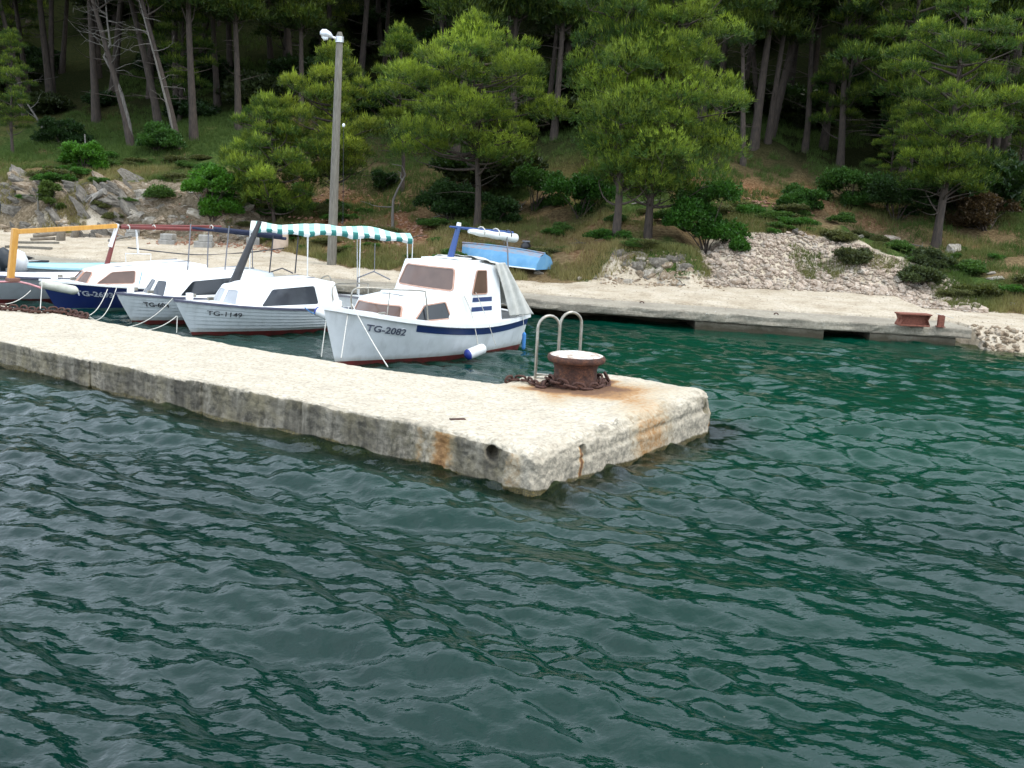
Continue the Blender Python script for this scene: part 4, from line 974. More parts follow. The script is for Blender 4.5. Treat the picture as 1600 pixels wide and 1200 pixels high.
outcrop('pale and ochre limestone cliff under the grass above the left part of the shore road', bank_pts(-12.6, -8.5, 170, -.15, 1.6, 61), [M_rock, M_rockochre, M_rockochre], 62, .14, .40, (1.15, .7, .75))
outcrop('grey rock face at the far left end of the shore road', bank_pts(-18, -12.7, 115, -.1, 1.9, 63), [M_rockgrey, M_rockochre, M_rockgrey], 64, .2, .5, (1.3, .7, .8), .5)
outcrop('low grey rock outcrop with crumbling stones under the two tall pines', bank_pts(2.55, 4.75, 48, -.15, .55, 65), [M_rockgrey, M_rock, M_rockochre], 66, .12, .34, (1, .7, 1.2))
outcrop('weathered stones showing through the dry bank under the blue skiff', bank_pts(-1.6, .8, 9, -.1, .5, 67), [M_rock, M_rockochre], 68, .10, .2)
# red scree and small rubble of the banks, each one object
def scatter(name, label, n, fx, fs, smin, smax, mat_, seed, cat='rubble'):
    rs = np.random.RandomState(seed); pl = []
    for k in range(n):
        x = fx(rs); s_ = fs(rs, x); z_ = rs.uniform(smin, smax); pl.append((on(x, float(yq(x)) + s_ / .965, z_ * .2), z_, (rs.uniform(-.5, .5), 0, rs.uniform(0, 6.3))))
    o = joined(name, SM, pl, mat_); tag(o, label, cat, kind='stuff')
rwx_ = lambda x: float(np.interp(x, RX, RW))
scatter('scree', 'reddish broken stones on the slope behind the lamp post', 650, lambda r: r.normal(-5.0, 1.3), lambda r, x: rwx_(x) + 4.2 + r.normal(0, 1.5), .03, .10, M_rubblered, 71)
scatter('scree', 'reddish stones spilled behind the concrete blocks', 500, lambda r: r.uniform(-11.5, -7.2), lambda r, x: rwx_(x) + r.normal(-.1, .45), .02, .07, M_rubblered, 72)
scatter('scree', 'crumbled ochre stones at the foot of the middle outcrop', 260, lambda r: r.uniform(2.2, 5.4), lambda r, x: rwx_(x) + r.normal(.0, .25), .02, .07, M_rockochre, 73)
scatter('scree', 'reddish stones on the clearing above the stone heap', 160, lambda r: r.normal(7.2, 1.0), lambda r, x: rwx_(x) + 6.5 + r.normal(0, .5), .04, .1, M_rubblered, 74)
scatter('pebbles', 'loose pebbles along the quay and on the shore road', 1500, lambda r: r.uniform(-14, 14), lambda r, x: r.uniform(.3, rwx_(x) + .3), .008, .022, M_rubble, 75, 'pebbles')
scatter('beach_stones', 'brown and pale stones on the little beach right of the quay', 420, lambda r: r.uniform(10.2, 14), lambda r, x: r.normal(.15, .35), .03, .11, M_rockochre, 76, 'stones')

# ------------------------------------------------------------------ bollard, chains, ladder
bol = empty('mooring_bollard', BOL); tag(bol, 'squat rusty iron mooring bollard with a worn white top near the pier head', 'bollard')
wob = lambda t, z: .012 * float(N1(t * 2.2, z * 9)) + .008 * math.sin(5 * t)
MB().lathe((0, 0, 0), [(.31, -.03), (.315, .03), (.285, .06), (.275, .16), (.275, .24), (.29, .29), (.33, .325)], 48, wob=wob).build('drum', M_rust, bol)
MB().lathe((0, 0, 0), [(.30, .32), (.352, .325), (.368, .345), (.372, .375), (.362, .402), (.34, .412)], 48, wob=wob).build('rim', M_rust, bol)
MB().lathe((0, 0, 0), [(.341, .411), (.30, .424), (.2, .43), (.06, .432), (.001, .432)], 48, wob=wob).build('top_plate', M_captop, bol)
lk = MB(); LP = []
for k in range(16):
    t = 2 * math.pi * k / 16; c_, s_ = math.cos(t), math.sin(t); LP.append((.055 * (1 if c_ > 0 else -1) * (abs(c_) ** .01) * (.45 if abs(c_) > 0 else 0) + .045 * c_, .045 * s_, 0))
lk.tube(LP, .0165, 6, closed=True); lme = bpy.data.meshes.new('link'); lme.from_pydata(lk.v, [], lk.f); lme.polygons.foreach_set('use_smooth', lk.sm); lme.materials.append(M_rustchain)
def chain(path, root, step=.098, sc=1.0, seed=1):
    """links laid along a path, alternately flat and upright"""
    rs = np.random.RandomState(seed); P = [Vector(p) for p in path]; L = [0]
    for a, b_ in zip(P[:-1], P[1:]): L.append(L[-1] + (b_ - a).length)
    PA = np.array([p[:] for p in P]); n = int(L[-1] / step)
    for k in range(n):
        q = Vector([float(np.interp(k * step, L, PA[:, j])) for j in range(3)]); q2 = Vector([float(np.interp(k * step + .03, L, PA[:, j])) for j in range(3)])
        d = (q2 - q); d = d.normalized() if d.length > 1e-6 else Vector((1, 0, 0))
        M3 = Matrix((d, d.cross(Vector((0, 0, 1))).normalized() * -1, Vector((0, 0, 1)))).transposed()
        o = bpy.data.objects.new('link', lme); col.objects.link(o); o.parent = root
        rl = (R(70) if k % 2 else R(12)) + rs.normal(0, .2)
        o.rotation_euler = (M3 @ Matrix.Rotation(rl, 3, 'X')).to_euler()
        o.location = q - root.location + Vector((0, rs.normal(0, .004), .012 if k % 2 else 0)); o.scale = (sc, sc, sc)
ch = empty('rusty_chain', BOL + Vector((.32, 0, 0))); tag(ch, 'heavy rusty chain wound around the bollard with a tail along the pier', 'chain')
loop = [BOL + Vector(((.335 + .0) * math.cos(t), .335 * math.sin(t), .065 + .03 * math.sin(2 * t + .6))) for t in np.linspace(R(40), R(-205), 60)]
chain(loop, ch, .105, 1.1, 1)
tl = [BOL + Vector((-.28, .08, .09)), BOL + Vector((-.36, .02, .05))] + [at(x, y, ZT + .03) for x, y in ((848, 607), (838, 604), (826, 598), (812, 595), (800, 595), (786, 598))]
for p_ in tl[2:]: p_.z = .48
chain(tl, ch, .10, 1.0, 2)
chain([BOL + Vector((.30, -.12, .04)), BOL + Vector((.40, -.02, .05)), BOL + Vector((.41, .10, .13)), BOL + Vector((.33, .17, .15))], ch, .09, 1.0, 4)
cl_ = [at(x, y, .40) for x, y in ((-60, 473), (-20, 478), (10, 482), (40, 484), (62, 487), (90, 486), (108, 489), (124, 492), (142, 497))]
ch2 = empty('rusty_chain', cl_[0]); tag(ch2, 'rusty chain lying along the harbour edge of the pier at the far left', 'chain')
cl_ = [p_ + Vector((0, -.10, .02)) for p_ in cl_]; chain(cl_, ch2, .10, 1.12, 3)

LADa = at(836, 592, .455)
lad = empty('pier_ladder', LADa); tag(lad, 'stainless steel ladder with two tall hooped handrails on the harbour side of the pier', 'ladder')
hd = (at(873, 560, ZT) - at(836, 591, ZT)); 
def hoop(foot, out, w, h, down):
    """foot on the deck, hoop going over to out and down the wall"""
    f = Vector(foot); o_ = Vector(out); pts = [f, f + Vector((0, 0, h - w / 2))]
    for k in range(1, 10):
        t = math.pi * k / 10; pts.append(f + o_ * (w / 2 * (1 - math.cos(t))) + Vector((0, 0, h - w / 2 + w / 2 * math.sin(t))))
    pts += [f + o_ * w + Vector((0, 0, h - w / 2)), f + o_ * w + Vector((0, 0, -down))]
    return pts
oo = Vector((.86, .50, 0)).normalized(); sp_ = Vector((.24, .26, 0))
sp_ = Vector((.30, .20, 0))
M1 = MB().tube(hoop((0, 0, 0), oo, .34, .84, -.25), .021, 10).build('handrail', M_steel, lad)
M2 = MB().tube(hoop(sp_, oo, .34, .88, -.28), .021, 10).build('handrail', M_steel, lad)
MB().tube([(0, 0, .07), Vector((0, 0, .07)) + Vector((.26, -.02, -.01))], .014, 8).tube([(0, 0, .02), (.24, -.06, .012)], .012, 8).build('deck_stay', M_steel, lad)
for k in range(3):
    a_ = Vector((0, 0, 0)) + oo * .34 + Vector((0, 0, -.02 - .28 * k)); MB().tube([a_, a_ + sp_], .014, 8).build('rung', M_steel, lad)
for nm_, rr_ in (('wall_stile', 0), ('wall_stile', 1)):
    a_ = oo * .34 + sp_ * rr_; MB().tube([a_ + Vector((0, 0, .0)), a_ + Vector((0, 0, -.9))], .020, 8).build(nm_, M_steel, lad)

# ------------------------------------------------------------------ boats
class Hull:
    def __init__(s, L, B, zb, zm, zs, rake=.45, ws=.7, zk=-.32, full=2.8, paint=.06, pmid=.26):
        s.L, s.B, s.zb, s.zm, s.zs, s.rake, s.ws, s.zk, s.full, s.paint, s.pmid = L, B, zb, zm, zs, rake, ws, zk, full, paint, pmid
    def beam(s, t):
        if t < .42: return s.B / 2 * (s.ws + (1 - s.ws) * math.sin(t / .42 * math.pi / 2))
        return s.B / 2 * max(0.0, 1 - ((t - .42) / .58) ** s.full)
    def sheer(s, t):
        tm = .3
        return s.zm + (s.zs - s.zm) * ((tm - t) / tm) ** 2 if t < tm else s.zm + (s.zb - s.zm) * ((t - tm) / (1 - tm)) ** 1.7
    def pt(s, t, z, sd=1, out=0.0):
        zg = s.sheer(t); h = min(max((z - s.zk) / (zg - s.zk), 0.0), 1.1)
        p = s.pmid + .62 * max(0, (t - .35) / .65) ** 1.5
        y = s.beam(t) * h ** p
        if h <= 1e-6: y = 0
        h = min(h, 1.0); xb = s.L - s.rake * (1 - h) ** 1.1
        x = t * xb - .10 * (1 - h) * (1 - t) * -1
        return Vector((x, sd * (y + out), z))
    def nrm(s, t, z, sd=1):
        a = s.pt(min(t + .01, 1), z, sd) - s.pt(max(t - .01, 0), z, sd); b = s.pt(t, z + .01, sd) - s.pt(t, z - .01, sd)
        n = a.cross(b) * sd; n = n if n.y * sd > 0 else -n
        return n.normalized()
TS = [0, .04, .1, .18, .27, .36, .45, .54, .62, .70, .77, .83, .88, .92, .955, .98, .993, 1.0]
def hull_parts(e, H, m_top, m_low, m_rail, m_deck, cock=(.02, .35), rail=(.032, .05), planks=0, m_plank=None, m_line=None, trans=True):
    mb = MB(); nz = 9
    for sd in (1, -1):
        V = []
        for t in TS:
            zg = H.sheer(t); row = [H.zk + (H.paint - H.zk) * j / 3 for j in range(4)] + [H.paint + (zg - H.paint) * j / (nz - 1) for j in range(1, nz)]
            V += [H.pt(t, z, sd) for z in row]
        k = 3 + nz; F = grid_faces(len(TS), k)
        if sd > 0: F = F[:, ::-1]
        low = [f.tolist() for i, f in enumerate(F) if i % (k - 1) < 3]; hi_ = [f.tolist() for i, f in enumerate(F) if i % (k - 1) >= 3]
        b = len(mb.v); mb.v += [tuple(p) for p in V]
        for f in low: mb.f.append([b + i for i in f]); mb.mi.append(1); mb.sm.append(True)
        for f in hi_: mb.f.append([b + i for i in f]); mb.mi.append(0); mb.sm.append(True)
    k = 3 + nz                           # transom
    zg = H.sheer(0); row = [H.zk + (H.paint - H.zk) * j / 3 for j in range(4)] + [H.paint + (zg - H.paint) * j / (nz - 1) for j in range(1, nz)]
    P = [H.pt(0, z, 1) for z in row]; Q = [H.pt(0, z, -1) for z in row]
    for j in range(k - 1):
        mb.add([P[j], P[j + 1], Q[j + 1], Q[j]], [(0, 1, 2, 3)], 0 if row[j] >= H.paint - 1e-6 else 1)
    mb.build('hull', [m_top, m_low], e, weld=False)
    # deck with an open cockpit aft
    db = MB(); D = []
    cin = lambda t: max(H.beam(t) - .13, .02)
    tt = sorted(set(TS + [cock[0], cock[1]]))
    for t in tt:
        z = H.sheer(t) - .012; y = H.beam(t); D.append((t, z, y))
    for (t0, z0, y0), (t1, z1, y1) in zip(D[:-1], D[1:]):
        x0, x1 = t0 * H.L, t1 * H.L
        if cock[0] - 1e-6 <= t0 and t1 <= cock[1] + 1e-6:
            for sd in (1, -1):
                a0, a1 = cin(t0) * sd, cin(t1) * sd; f0, f1 = .14, .14
                db.add([(x0, sd*y0, z0), (x1, sd*y1, z1), (x1, a1, z1 + .01), (x0, a0, z0 + .01)], [(0, 1, 2, 3) if sd > 0 else (3, 2, 1, 0)])
                db.add([(x0, a0, z0 + .01), (x1, a1, z1 + .01), (x1, a1 * .9, f1), (x0, a0 * .9, f0)], [(0, 1, 2, 3) if sd > 0 else (3, 2, 1, 0)])
            db.add([(x0, cin(t0)*.9, .14), (x1, cin(t1)*.9, .14), (x1, -cin(t1)*.9, .14), (x0, -cin(t0)*.9, .14)], [(3, 2, 1, 0)])
        else:
            cam_ = .05; db.add([(x0, y0, z0), (x1, y1, z1), (x1, 0, z1 + cam_ * y1), (x0, 0, z0 + cam_ * y0)], [(0, 1, 2, 3)])
            db.add([(x0, -y0, z0), (x1, -y1, z1), (x1, 0, z1 + cam_ * y1), (x0, 0, z0 + cam_ * y0)], [(3, 2, 1, 0)])
    for tc_ in cock:
        z = H.sheer(tc_); db.add([(tc_*H.L, cin(tc_), z), (tc_*H.L, -cin(tc_), z), (tc_*H.L, -cin(tc_)*.9, .14), (tc_*H.L, cin(tc_)*.9, .14)], [(0, 1, 2, 3)])
    db.build('deck', m_deck, e)
    for sd in (1, -1):                   # rubbing strake along the gunwale
        rb = MB(); V = []; w, h = rail
        ts2 = np.linspace(0, 1, 34)
        for t in ts2:
            zg = H.sheer(t); y = H.beam(t); x = t * H.L
            V += [(x, sd * (y - .012), zg - h), (x, sd * (y + w), zg - h), (x, sd * (y + w), zg), (x, sd * (y - .035), zg + .006)] if t < .999 else \
                 [(x, 0, zg - h), (x + w, 0, zg - h), (x + w, 0, zg + .004), (x - .01, 0, zg + .006)]
        F = []
        for i in range(len(ts2) - 1):
            for j in range(4):
                a, b = i * 4 + j, i * 4 + (j + 1) % 4; F.append((a, b, b + 4, a + 4))
        rb.add(V, F); rb.add(V[:4], [(0, 1, 2, 3)]); rb.build('rubbing_strake', m_rail, e, weld=True)
    for sd in ((1, -1) if planks else ()):   # lapped planks
        for q in range(planks):
            pb = MB(); V = []; ts2 = np.linspace(.0, .992, 26)
            for t in ts2:
                zg = H.sheer(t) - rail[1]; zl = H.paint + .02 + .05 * t
                za, zb_ = zg - (zg - zl) * q / planks, zg - (zg - zl) * (q + 1) / planks
                for z, o_ in ((za, .003), (zb_ + .004, .016), (zb_ - .004, .016), (zb_ - .004, .0)):
                    V.append(H.pt(t, z, sd, o_ * min(1, (1 - t) * 12)))
            F = grid_faces(26, 4); F = F if sd > 0 else F[:, ::-1]
            pb.add(V, F.tolist()); o = pb.build('plank', m_plank, e)
    return e
def on_hull(e, H, name, mat_, txt, t0, zc, size, slant=0.0, sd=1, wide=1.0, bold=0.0, slab=False):
    """registration letters laid onto the curved side; text runs from the bow aft on the port side"""
    cu_ = bpy.data.curves.new('t', 'FONT'); cu_.body = txt; cu_.size = size; cu_.shear = slant; cu_.offset = bold; cu_.resolution_u = 3
    o = bpy.data.objects.new('t', cu_); col.objects.link(o); dg = bpy.context.evaluated_depsgraph_get(); me_ = bpy.data.meshes.new_from_object(o.evaluated_get(dg))
    bpy.data.objects.remove(o); bpy.data.curves.remove(cu_)
    bm = bmesh.new(); bm.from_mesh(me_); bmesh.ops.triangulate(bm, faces=bm.faces)
    for v in bm.verts:
        x, y = v.co.x * wide, v.co.y; t = t0 - x / H.L; z = zc + y + (H.sheer(t) - H.sheer(t0)) * .9
        p = H.pt(t, z, sd); p = p + H.nrm(t, z, sd) * .027; v.co = p
    bm.to_mesh(me_); bm.free(); me_.name = name; oo_ = link(name, me_, mat_, e); return oo_

def rounded(P, r, n=3):
    """round the corners of a polygon"""
    out = []
    for i in range(len(P)):
        a, b, c = P[i - 1], P[i], P[(i + 1) % len(P)]
        d1, d2 = (a - b), (c - b); q = min(r, d1.length * .45, d2.length * .45); p1, p2 = b + d1.normalized() * q, b + d2.normalized() * q
        for k in range(n + 1):
            t = k / n; out.append(p1 * (1 - t) ** 2 + b * 2 * t * (1 - t) + p2 * t * t)
    return out
def quad_uv(Q, u, v): return Q[0] * (1-u)*(1-v) + Q[1] * u*(1-v) + Q[2] * u*v + Q[3] * (1-u)*v
class Face:                            # one side of a cabin, bulging by nose
    def __init__(s, Q, out, nose=0.0):
        s.Q = Q; s.nose = nose; s.w = ((Q[1] - Q[0]).length + (Q[2] - Q[3]).length) / 2; s.h = ((Q[3] - Q[0]).length + (Q[2] - Q[1]).length) / 2
        n = (Q[1] - Q[0]).cross(Q[3] - Q[0]).normalized(); s.n = n if n.dot(out) > 0 else -n
    def at(s, u, v): return quad_uv(s.Q, u, v) + Vector((s.nose * (1 - (2 * u - 1) ** 2), 0, 0))
    def to(s, p, off): return s.at(p.x / s.w, p.y / s.h) + s.n * off
def window(e, F, uv, mg, mf, fw=.03, r=.04, name='window', ft=.016):
    """a framed pane following the face F; the frame is the part, its pane the sub-part"""
    P = [Vector((u * F.w, v * F.h, 0)) for u, v in uv]
    D = []                               # subdivide the long edges so they follow the bulge
    I = rounded(P, r)
    def dens(L):
        out = []
        for a, b in zip(L, L[1:] + L[:1]):
            k = max(1, int((b - a).length / .09)); out += [a.lerp(b, t / k) for t in range(k)]
        return out
    I = dens(I); c = sum(I, Vector()) / len(I); O = []
    for k, p in enumerate(I):
        t = (I[(k + 1) % len(I)] - I[k - 1]).normalized(); n2 = Vector((t.y, -t.x, 0)); n2 = n2 if n2.dot(p - c) > 0 else -n2; O.append(p + n2 * fw)
    k = len(I); V = [F.to(p, -.006) for p in O] + [F.to(p, -.006) for p in I] + [F.to(p, ft) for p in O] + [F.to(p, ft) for p in I]; Fc = []
    for i in range(k):
        j = (i + 1) % k; Fc += [(2*k+i, 2*k+j, 3*k+j, 3*k+i), (i, j, 2*k+j, 2*k+i), (k+j, k+i, 3*k+i, 3*k+j)]
    mb = MB().add(V, Fc); fo = mb.build(name, mf, e, weld=True)
    V = []; Fc = []
    for q_ in (1.0, .66, .33): V += [F.to(c + (p - c) * q_, .007) for p in I]
    V.append(F.to(c, .007))
    for rg in range(2): Fc += [(rg*k+i, rg*k+(i+1) % k, (rg+1)*k+(i+1) % k, (rg+1)*k+i) for i in range(k)]
    Fc += [(2*k+i, 2*k+(i+1) % k, 3*k) for i in range(k)]
    MB().add(V, Fc, smooth=True).build('pane', mg, fo); return fo
def cabin(e, mat_, xf, wf, xa, wa, zdf, zda, ztf, zta, rake=.18, arake=.0, tumble=.08, crown=.06, name='cabin', bevel=.035, nose=0.0):
    """returns its faces; x forward. front edge xf wide wf, after edge xa wide wa"""
    b = [Vector((xf, wf/2, zdf)), Vector((xa, wa/2, zda)), Vector((xa, -wa/2, zda)), Vector((xf, -wf/2, zdf))]
    t = [Vector((xf - rake, wf/2 - tumble, ztf)), Vector((xa + arake, wa/2 - tumble, zta)), Vector((xa + arake, -wa/2 + tumble, zta)), Vector((xf - rake, -wf/2 + tumble, ztf))]
    fs = dict(port=Face([b[1], b[0], t[0], t[1]], Vector((0, 1, 0))), stbd=Face([b[2], b[3], t[3], t[2]], Vector((0, -1, 0))),
              front=Face([b[3], b[0], t[0], t[3]], Vector((1, 0, 0)), nose), aft=Face([b[2], b[1], t[1], t[2]], Vector((-1, 0, 0))))
    mb = MB(); n = 10
    for f in fs.values():
        V = [f.at(i / n, j / 6) for i in range(n + 1) for j in range(7)]; mb.add(V, grid_faces(n + 1, 7).tolist())
    V = []
    for i in range(n + 1):               # crowned roof between the two top edges
        f = i / n; a_, c_ = fs['front'].at(1 - f, 1), t[1].lerp(t[2], f)
        for j in range(9): g = j / 8; V.append(a_.lerp(c_, g) + Vector((0, 0, crown * (1 - (2 * f - 1) ** 2) * min(1, math.sin(math.pi * min(g + .0, 1)) * 2.2) )))
    mb.add(V, grid_faces(n + 1, 9).tolist()); o = mb.build(name, mat_, e, bevel=bevel, weld=True)
    o.data.polygons.foreach_set('use_smooth', [True] * len(o.data.polygons)); o.modifiers['edge'].angle_limit = R(40); o.modifiers['edge'].segments = 3
    wnm = o.modifiers.new('normals', 'WEIGHTED_NORMAL'); wnm.keep_sharp = False; wnm.weight = 80
    fs['b'] = b; fs['t'] = t; return fs
def nport(Q):
    n = (Q[1] - Q[0]).cross(Q[3] - Q[0]).normalized(); return n if n.y > 0 else -n
def boat(name, bow_px, bow_Y, L, hdg, label):
    bt = aty(bow_px[0], bow_px[1], bow_Y); d = Vector((math.cos(hdg), math.sin(hdg), 0)); st = Vector((bt.x, bt.y, 0)) - d * L
    e = empty(name, st, hdg); tag(e, label, 'boat'); return e, bt.z
def loc(e, x, y, z): return e.matrix_basis @ Vector((x, y, z)) if False else Vector(e.location) + Matrix.Rotation(e.rotation_euler.z, 3, 'Z') @ Vector((x, y, z))
def rail_tube(e, pts, r, mat_, name, n=8): return MB().tube(pts, r, n).build(name, mat_, e)
def smooth_path(P, k=5):
    P = [Vector(p) for p in P]; out = []
    for i in range(len(P) - 1):
        p0, p1, p2, p3 = P[max(i-1, 0)], P[i], P[i+1], P[min(i+2, len(P)-1)]
        for j in range(k):
            t = j / k; out.append(.5 * ((2*p1) + (p2-p0)*t + (2*p0-5*p1+4*p2-p3)*t*t + (3*p1-p0-3*p2+p3)*t**3))
    return out + [P[-1]]
def rope(a, b, sag, label, r=.009, mat_=None, group=None, name='mooring_rope', mid=None, cat='rope'):
    a, b = Vector(a), Vector(b); pts = []
    for i in range(15):
        t = i / 14; p = a.lerp(b, t); p.z -= sag * 4 * t * (1 - t); pts.append(p)
    if mid: pts = smooth_path([a] + [Vector(q) for q in mid] + [b], 6)
    o = MB().tube([p - a for p in pts], r, 6).build(name, mat_ or M_rope); o.location = a; return tag(o, label, cat, group)
def fender(p, ax, L, r, label, me_body, me_end, both=True):
    e = empty('fender', p); tag(e, label, 'fender'); ax = Vector(ax).normalized(); mb = MB(); mk = MB()
    prof = [(-.5, .42), (-.47, .75), (-.40, .97), (-.3, 1), (0, 1.02), (.3, 1), (.40, .97), (.47, .75), (.5, .42)]
    mb.tube([ax * L * f for f, _ in prof], [r * g_ for _, g_ in prof], 18).build('body', me_body, e)
    for s_ in ((-1, 1) if both else (-1,)):
        mk.tube([ax * s_ * L * .36, ax * s_ * L * .44, ax * s_ * L * .50, ax * s_ * L * .55], [r * 1.03, r * .98, r * .66, r * .22], 18)
    mk.build('end_cap', me_end, e); return e

# --- the nearest boat: white with a blue band, wheelhouse, blue mast
E_, zb = boat('cabin_boat', (505, 476), 16.35, 4.55, R(233), 'nearest white cabin boat with a wheelhouse, navy band and short blue mast, marked TG-2082')
HE = Hull(4.55, 1.72, zb, .60, .66, .40, .74, paint=.07, full=2.9, pmid=.24)
hull_parts(E_, HE, M_hullwhite, M_red, M_white, M_white, (.03, .20), (.045, .07))
bandb = MB(); V = []
tsb = np.linspace(0.0, .70, 30)
for t in tsb:
    for dz_ in (-.085, -.20): z = HE.sheer(t) + dz_ + .0; V.append(HE.pt(t, z, 1) + HE.nrm(t, z, 1) * .008)
bandb.add(V, grid_faces(30, 2).tolist(), smooth=True)
V = []
for t in tsb:
    for dz_ in (-.085, -.20): z = HE.sheer(t) + dz_; V.append(HE.pt(t, z, -1) + HE.nrm(t, z, -1) * .008)
bandb.add(V, grid_faces(30, 2)[:, ::-1].tolist(), smooth=True); bandb.build('painted_band', M_navy, E_)
on_hull(E_, HE, 'registration_number', M_letter, 'TG-2082', .885, zb - .395, .155, .22, wide=1.12, bold=.004)
tr = cabin(E_, M_white, 3.42, 1.26, 1.75, 1.54, .60, .58, 1.01, 1.13, .20, 0, .05, .06, 'trunk_cabin', .05, nose=.16)
wh = cabin(E_, M_white, 2.42, 1.54, .95, 1.52, .58, .58, 1.61, 1.58, .40, .05, .09, .05, 'wheelhouse', .045, nose=.10)
window(E_, tr['front'], [(.07, .24), (.95, .24), (.92, .84), (.10, .84)], G_brown, M_winbrown, .022, .04)
window(E_, wh['front'], [(.07, .60), (.94, .58), (.90, .915), (.11, .915)], G_brown, M_winbrown, .022, .05)
for sd_ in ('port', 'stbd'):
    window(E_, tr[sd_], [(.36, .28), (.86, .28), (.76, .80), (.46, .82)], G_dark, M_winbrown, .020, .03)
    window(E_, wh[sd_], [(.34, .52), (.66, .52), (.62, .90), (.38, .90)], G_brown, M_winbrown, .018, .03)
    F_p = wh[sd_]
    for v0, v1 in ((.38, .455), (.22, .295)):
        V = [F_p.to(Vector((u * F_p.w, v * F_p.h, 0)), .004) for u in np.linspace(.22, .64, 6) for v in (v0, v1)]
        MB().add(V, grid_faces(6, 2).tolist()).build('blue_stripe', M_navy, E_)
for sd in (1, -1):
    for xx in (3.75, .35): MB().box((xx, sd * (HE.beam(xx / 4.55) - .07), HE.sheer(xx / 4.55) + .03), (.07, .018, .012)).box((xx, sd * (HE.beam(xx / 4.55) - .07), HE.sheer(xx / 4.55) + .012), (.025, .014, .018)).build('cleat', M_steel, E_, bevel=.004)
MB().bar((3.05, .32, 1.06), (2.55, .34, 1.09), .025, .025).bar((3.05, -.32, 1.06), (2.55, -.34, 1.09), .025, .025).build('trunk_grab_rail', M_yellow, E_)
# bow rail
for sd in (1, -1):
    z0 = HE.sheer(.9); pts = smooth_path([(4.12, sd * .20, z0 - .03), (4.16, sd * .22, z0 + .26), (4.02, sd * .28, z0 + .36), (3.5, sd * .50, z0 + .33), (2.98, sd * .64, z0 + .30), (2.92, sd * .665, z0 + .22), (2.88, sd * .70, z0 - .20)], 5)
    rail_tube(E_, pts, .013, M_steel, 'bow_rail')
MB().tube([(3.6, .46, HE.sheer(.8)), (3.55, .46, HE.sheer(.8) + .37)], .010, 6).build('rail_post', M_steel, E_)
# mast, booms, rolled awning
MB().tube([(1.50, -.06, 1.66), (1.40, -.06, 1.95), (1.31, -.06, 2.22)], [.062, .052, .042], 10).build('mast', M_blue, E_)
MB().tube([(1.31, -.06, 2.22), (1.30, -.06, 2.28)], [.044, .038], 10).build('mast_cap', M_white, E_)
bo = MB().tube([(1.55, -.06, 2.21), (1.31, -.06, 2.19), (-.22, -.02, 2.10)], [.015, .024, .034], 8).build('boom', M_blue, E_)
rs_ = np.random.RandomState(4); rp_ = [Vector((1.15 - 1.38 * i / 12, .05 + .006 * math.sin(i), 2.135 - .011 * i + .006 * math.sin(i * 1.7))) for i in range(13)]
MB().tube(rp_, [.035, .048, .056, .060, .062, .064, .066, .068, .072, .076, .078, .082, .084], 12).build('rolled_awning', M_awning, E_)
for xx in (.78, .35, -.02): MB().tube([Vector((xx, .03 + .095 * math.cos(t), 2.155 - .088 * (1.15 - xx) * .8 + .085 * math.sin(t))) for t in np.linspace(0, 2 * math.pi, 12)], .012, 5).build('lashing', M_dark if xx == -.02 else M_rope, E_)
MB().tube([(.15, .30, .65), (.12, .12, 2.04)], .014, 8).build('boom_crutch', M_galv, E_)
MB().box((1.5, .0, 1.668), (.16, .30, .012)).build('roof_hatch', M_white, E_, bevel=.006)
MB().bar((1.85, .42, 1.645), (1.15, .42, 1.64), .03, .03).bar((1.85, -.42, 1.645), (1.15, -.42, 1.64), .03, .03).build('roof_grab_rail', M_white, E_)
MB().box((2.85, 0, 1.12), (.20, .24, .02)).build('fore_hatch', M_white, E_, bevel=.01)
MB().box((4.25, 0, zb + .0), (.05, .05, .05)).build('mooring_post', M_white, E_, bevel=.01)
# pale tarpaulin hung from the wheelhouse roof over the cockpit
def sheet(fn, nu, nv, thick=.008):
    V = [fn(i / (nu - 1), j / (nv - 1)) for i in range(nu) for j in range(nv)]
    mb = MB().add(V, grid_faces(nu, nv).tolist(), smooth=True); return mb
def tarpf(u, v):                        # u across the boat (port to starboard), v from roof aft and down
    y = .69 - 1.38 * u
    if v < .22: x, z = 1.28 - v / .22 * .34, 1.685 - .035 * v / .22 - .07 * (abs(2 * u - 1)) ** 2.5
    else:
        w = (v - .22) / .78; x = .94 - .86 * w + .10 * math.sin(w * math.pi) * 0; z = 1.65 - .90 * w - .07 * (abs(2 * u - 1)) ** 2.5 - .06 * math.sin(math.pi * w)
    y *= 1 + .04 * v; f = .014 * math.sin(u * 23 + v * 4) + .02 * math.sin(u * 9 - v * 7) * v + .012 * float(N1(u * 9, v * 9))
    return Vector((x + f * v, y, z + f + .012))
tp_ = sheet(tarpf, 44, 40).build('tarpaulin', M_tarp); tp_.location = E_.location; tp_.rotation_euler = E_.rotation_euler
so = tp_.modifiers.new('thick', 'SOLIDIFY'); so.thickness = .006; tag(tp_, 'pale canvas tarpaulin draped from the wheelhouse roof over the stern of the nearest boat', 'tarpaulin')
def tarps(u, v):                        # the flap hanging down the port side
    x = 1.22 - .48 * v - .62 * u * (.45 + .55 * v) ; z = 1.65 - .96 * v; y = .70 + .04 * v + .06 * v * u + .016 * math.sin(u * 14 + v * 5) * (.3 + v)
    return Vector((x, y + .03, z - .02))
tq_ = sheet(tarps, 26, 40).build('tarpaulin', M_tarp); tq_.location = E_.location; tq_.rotation_euler = E_.rotation_euler
so = tq_.modifiers.new('thick', 'SOLIDIFY'); so.thickness = .006; tag(tq_, 'creased side flap of pale canvas hanging beside the wheelhouse window of the nearest boat', 'tarpaulin')
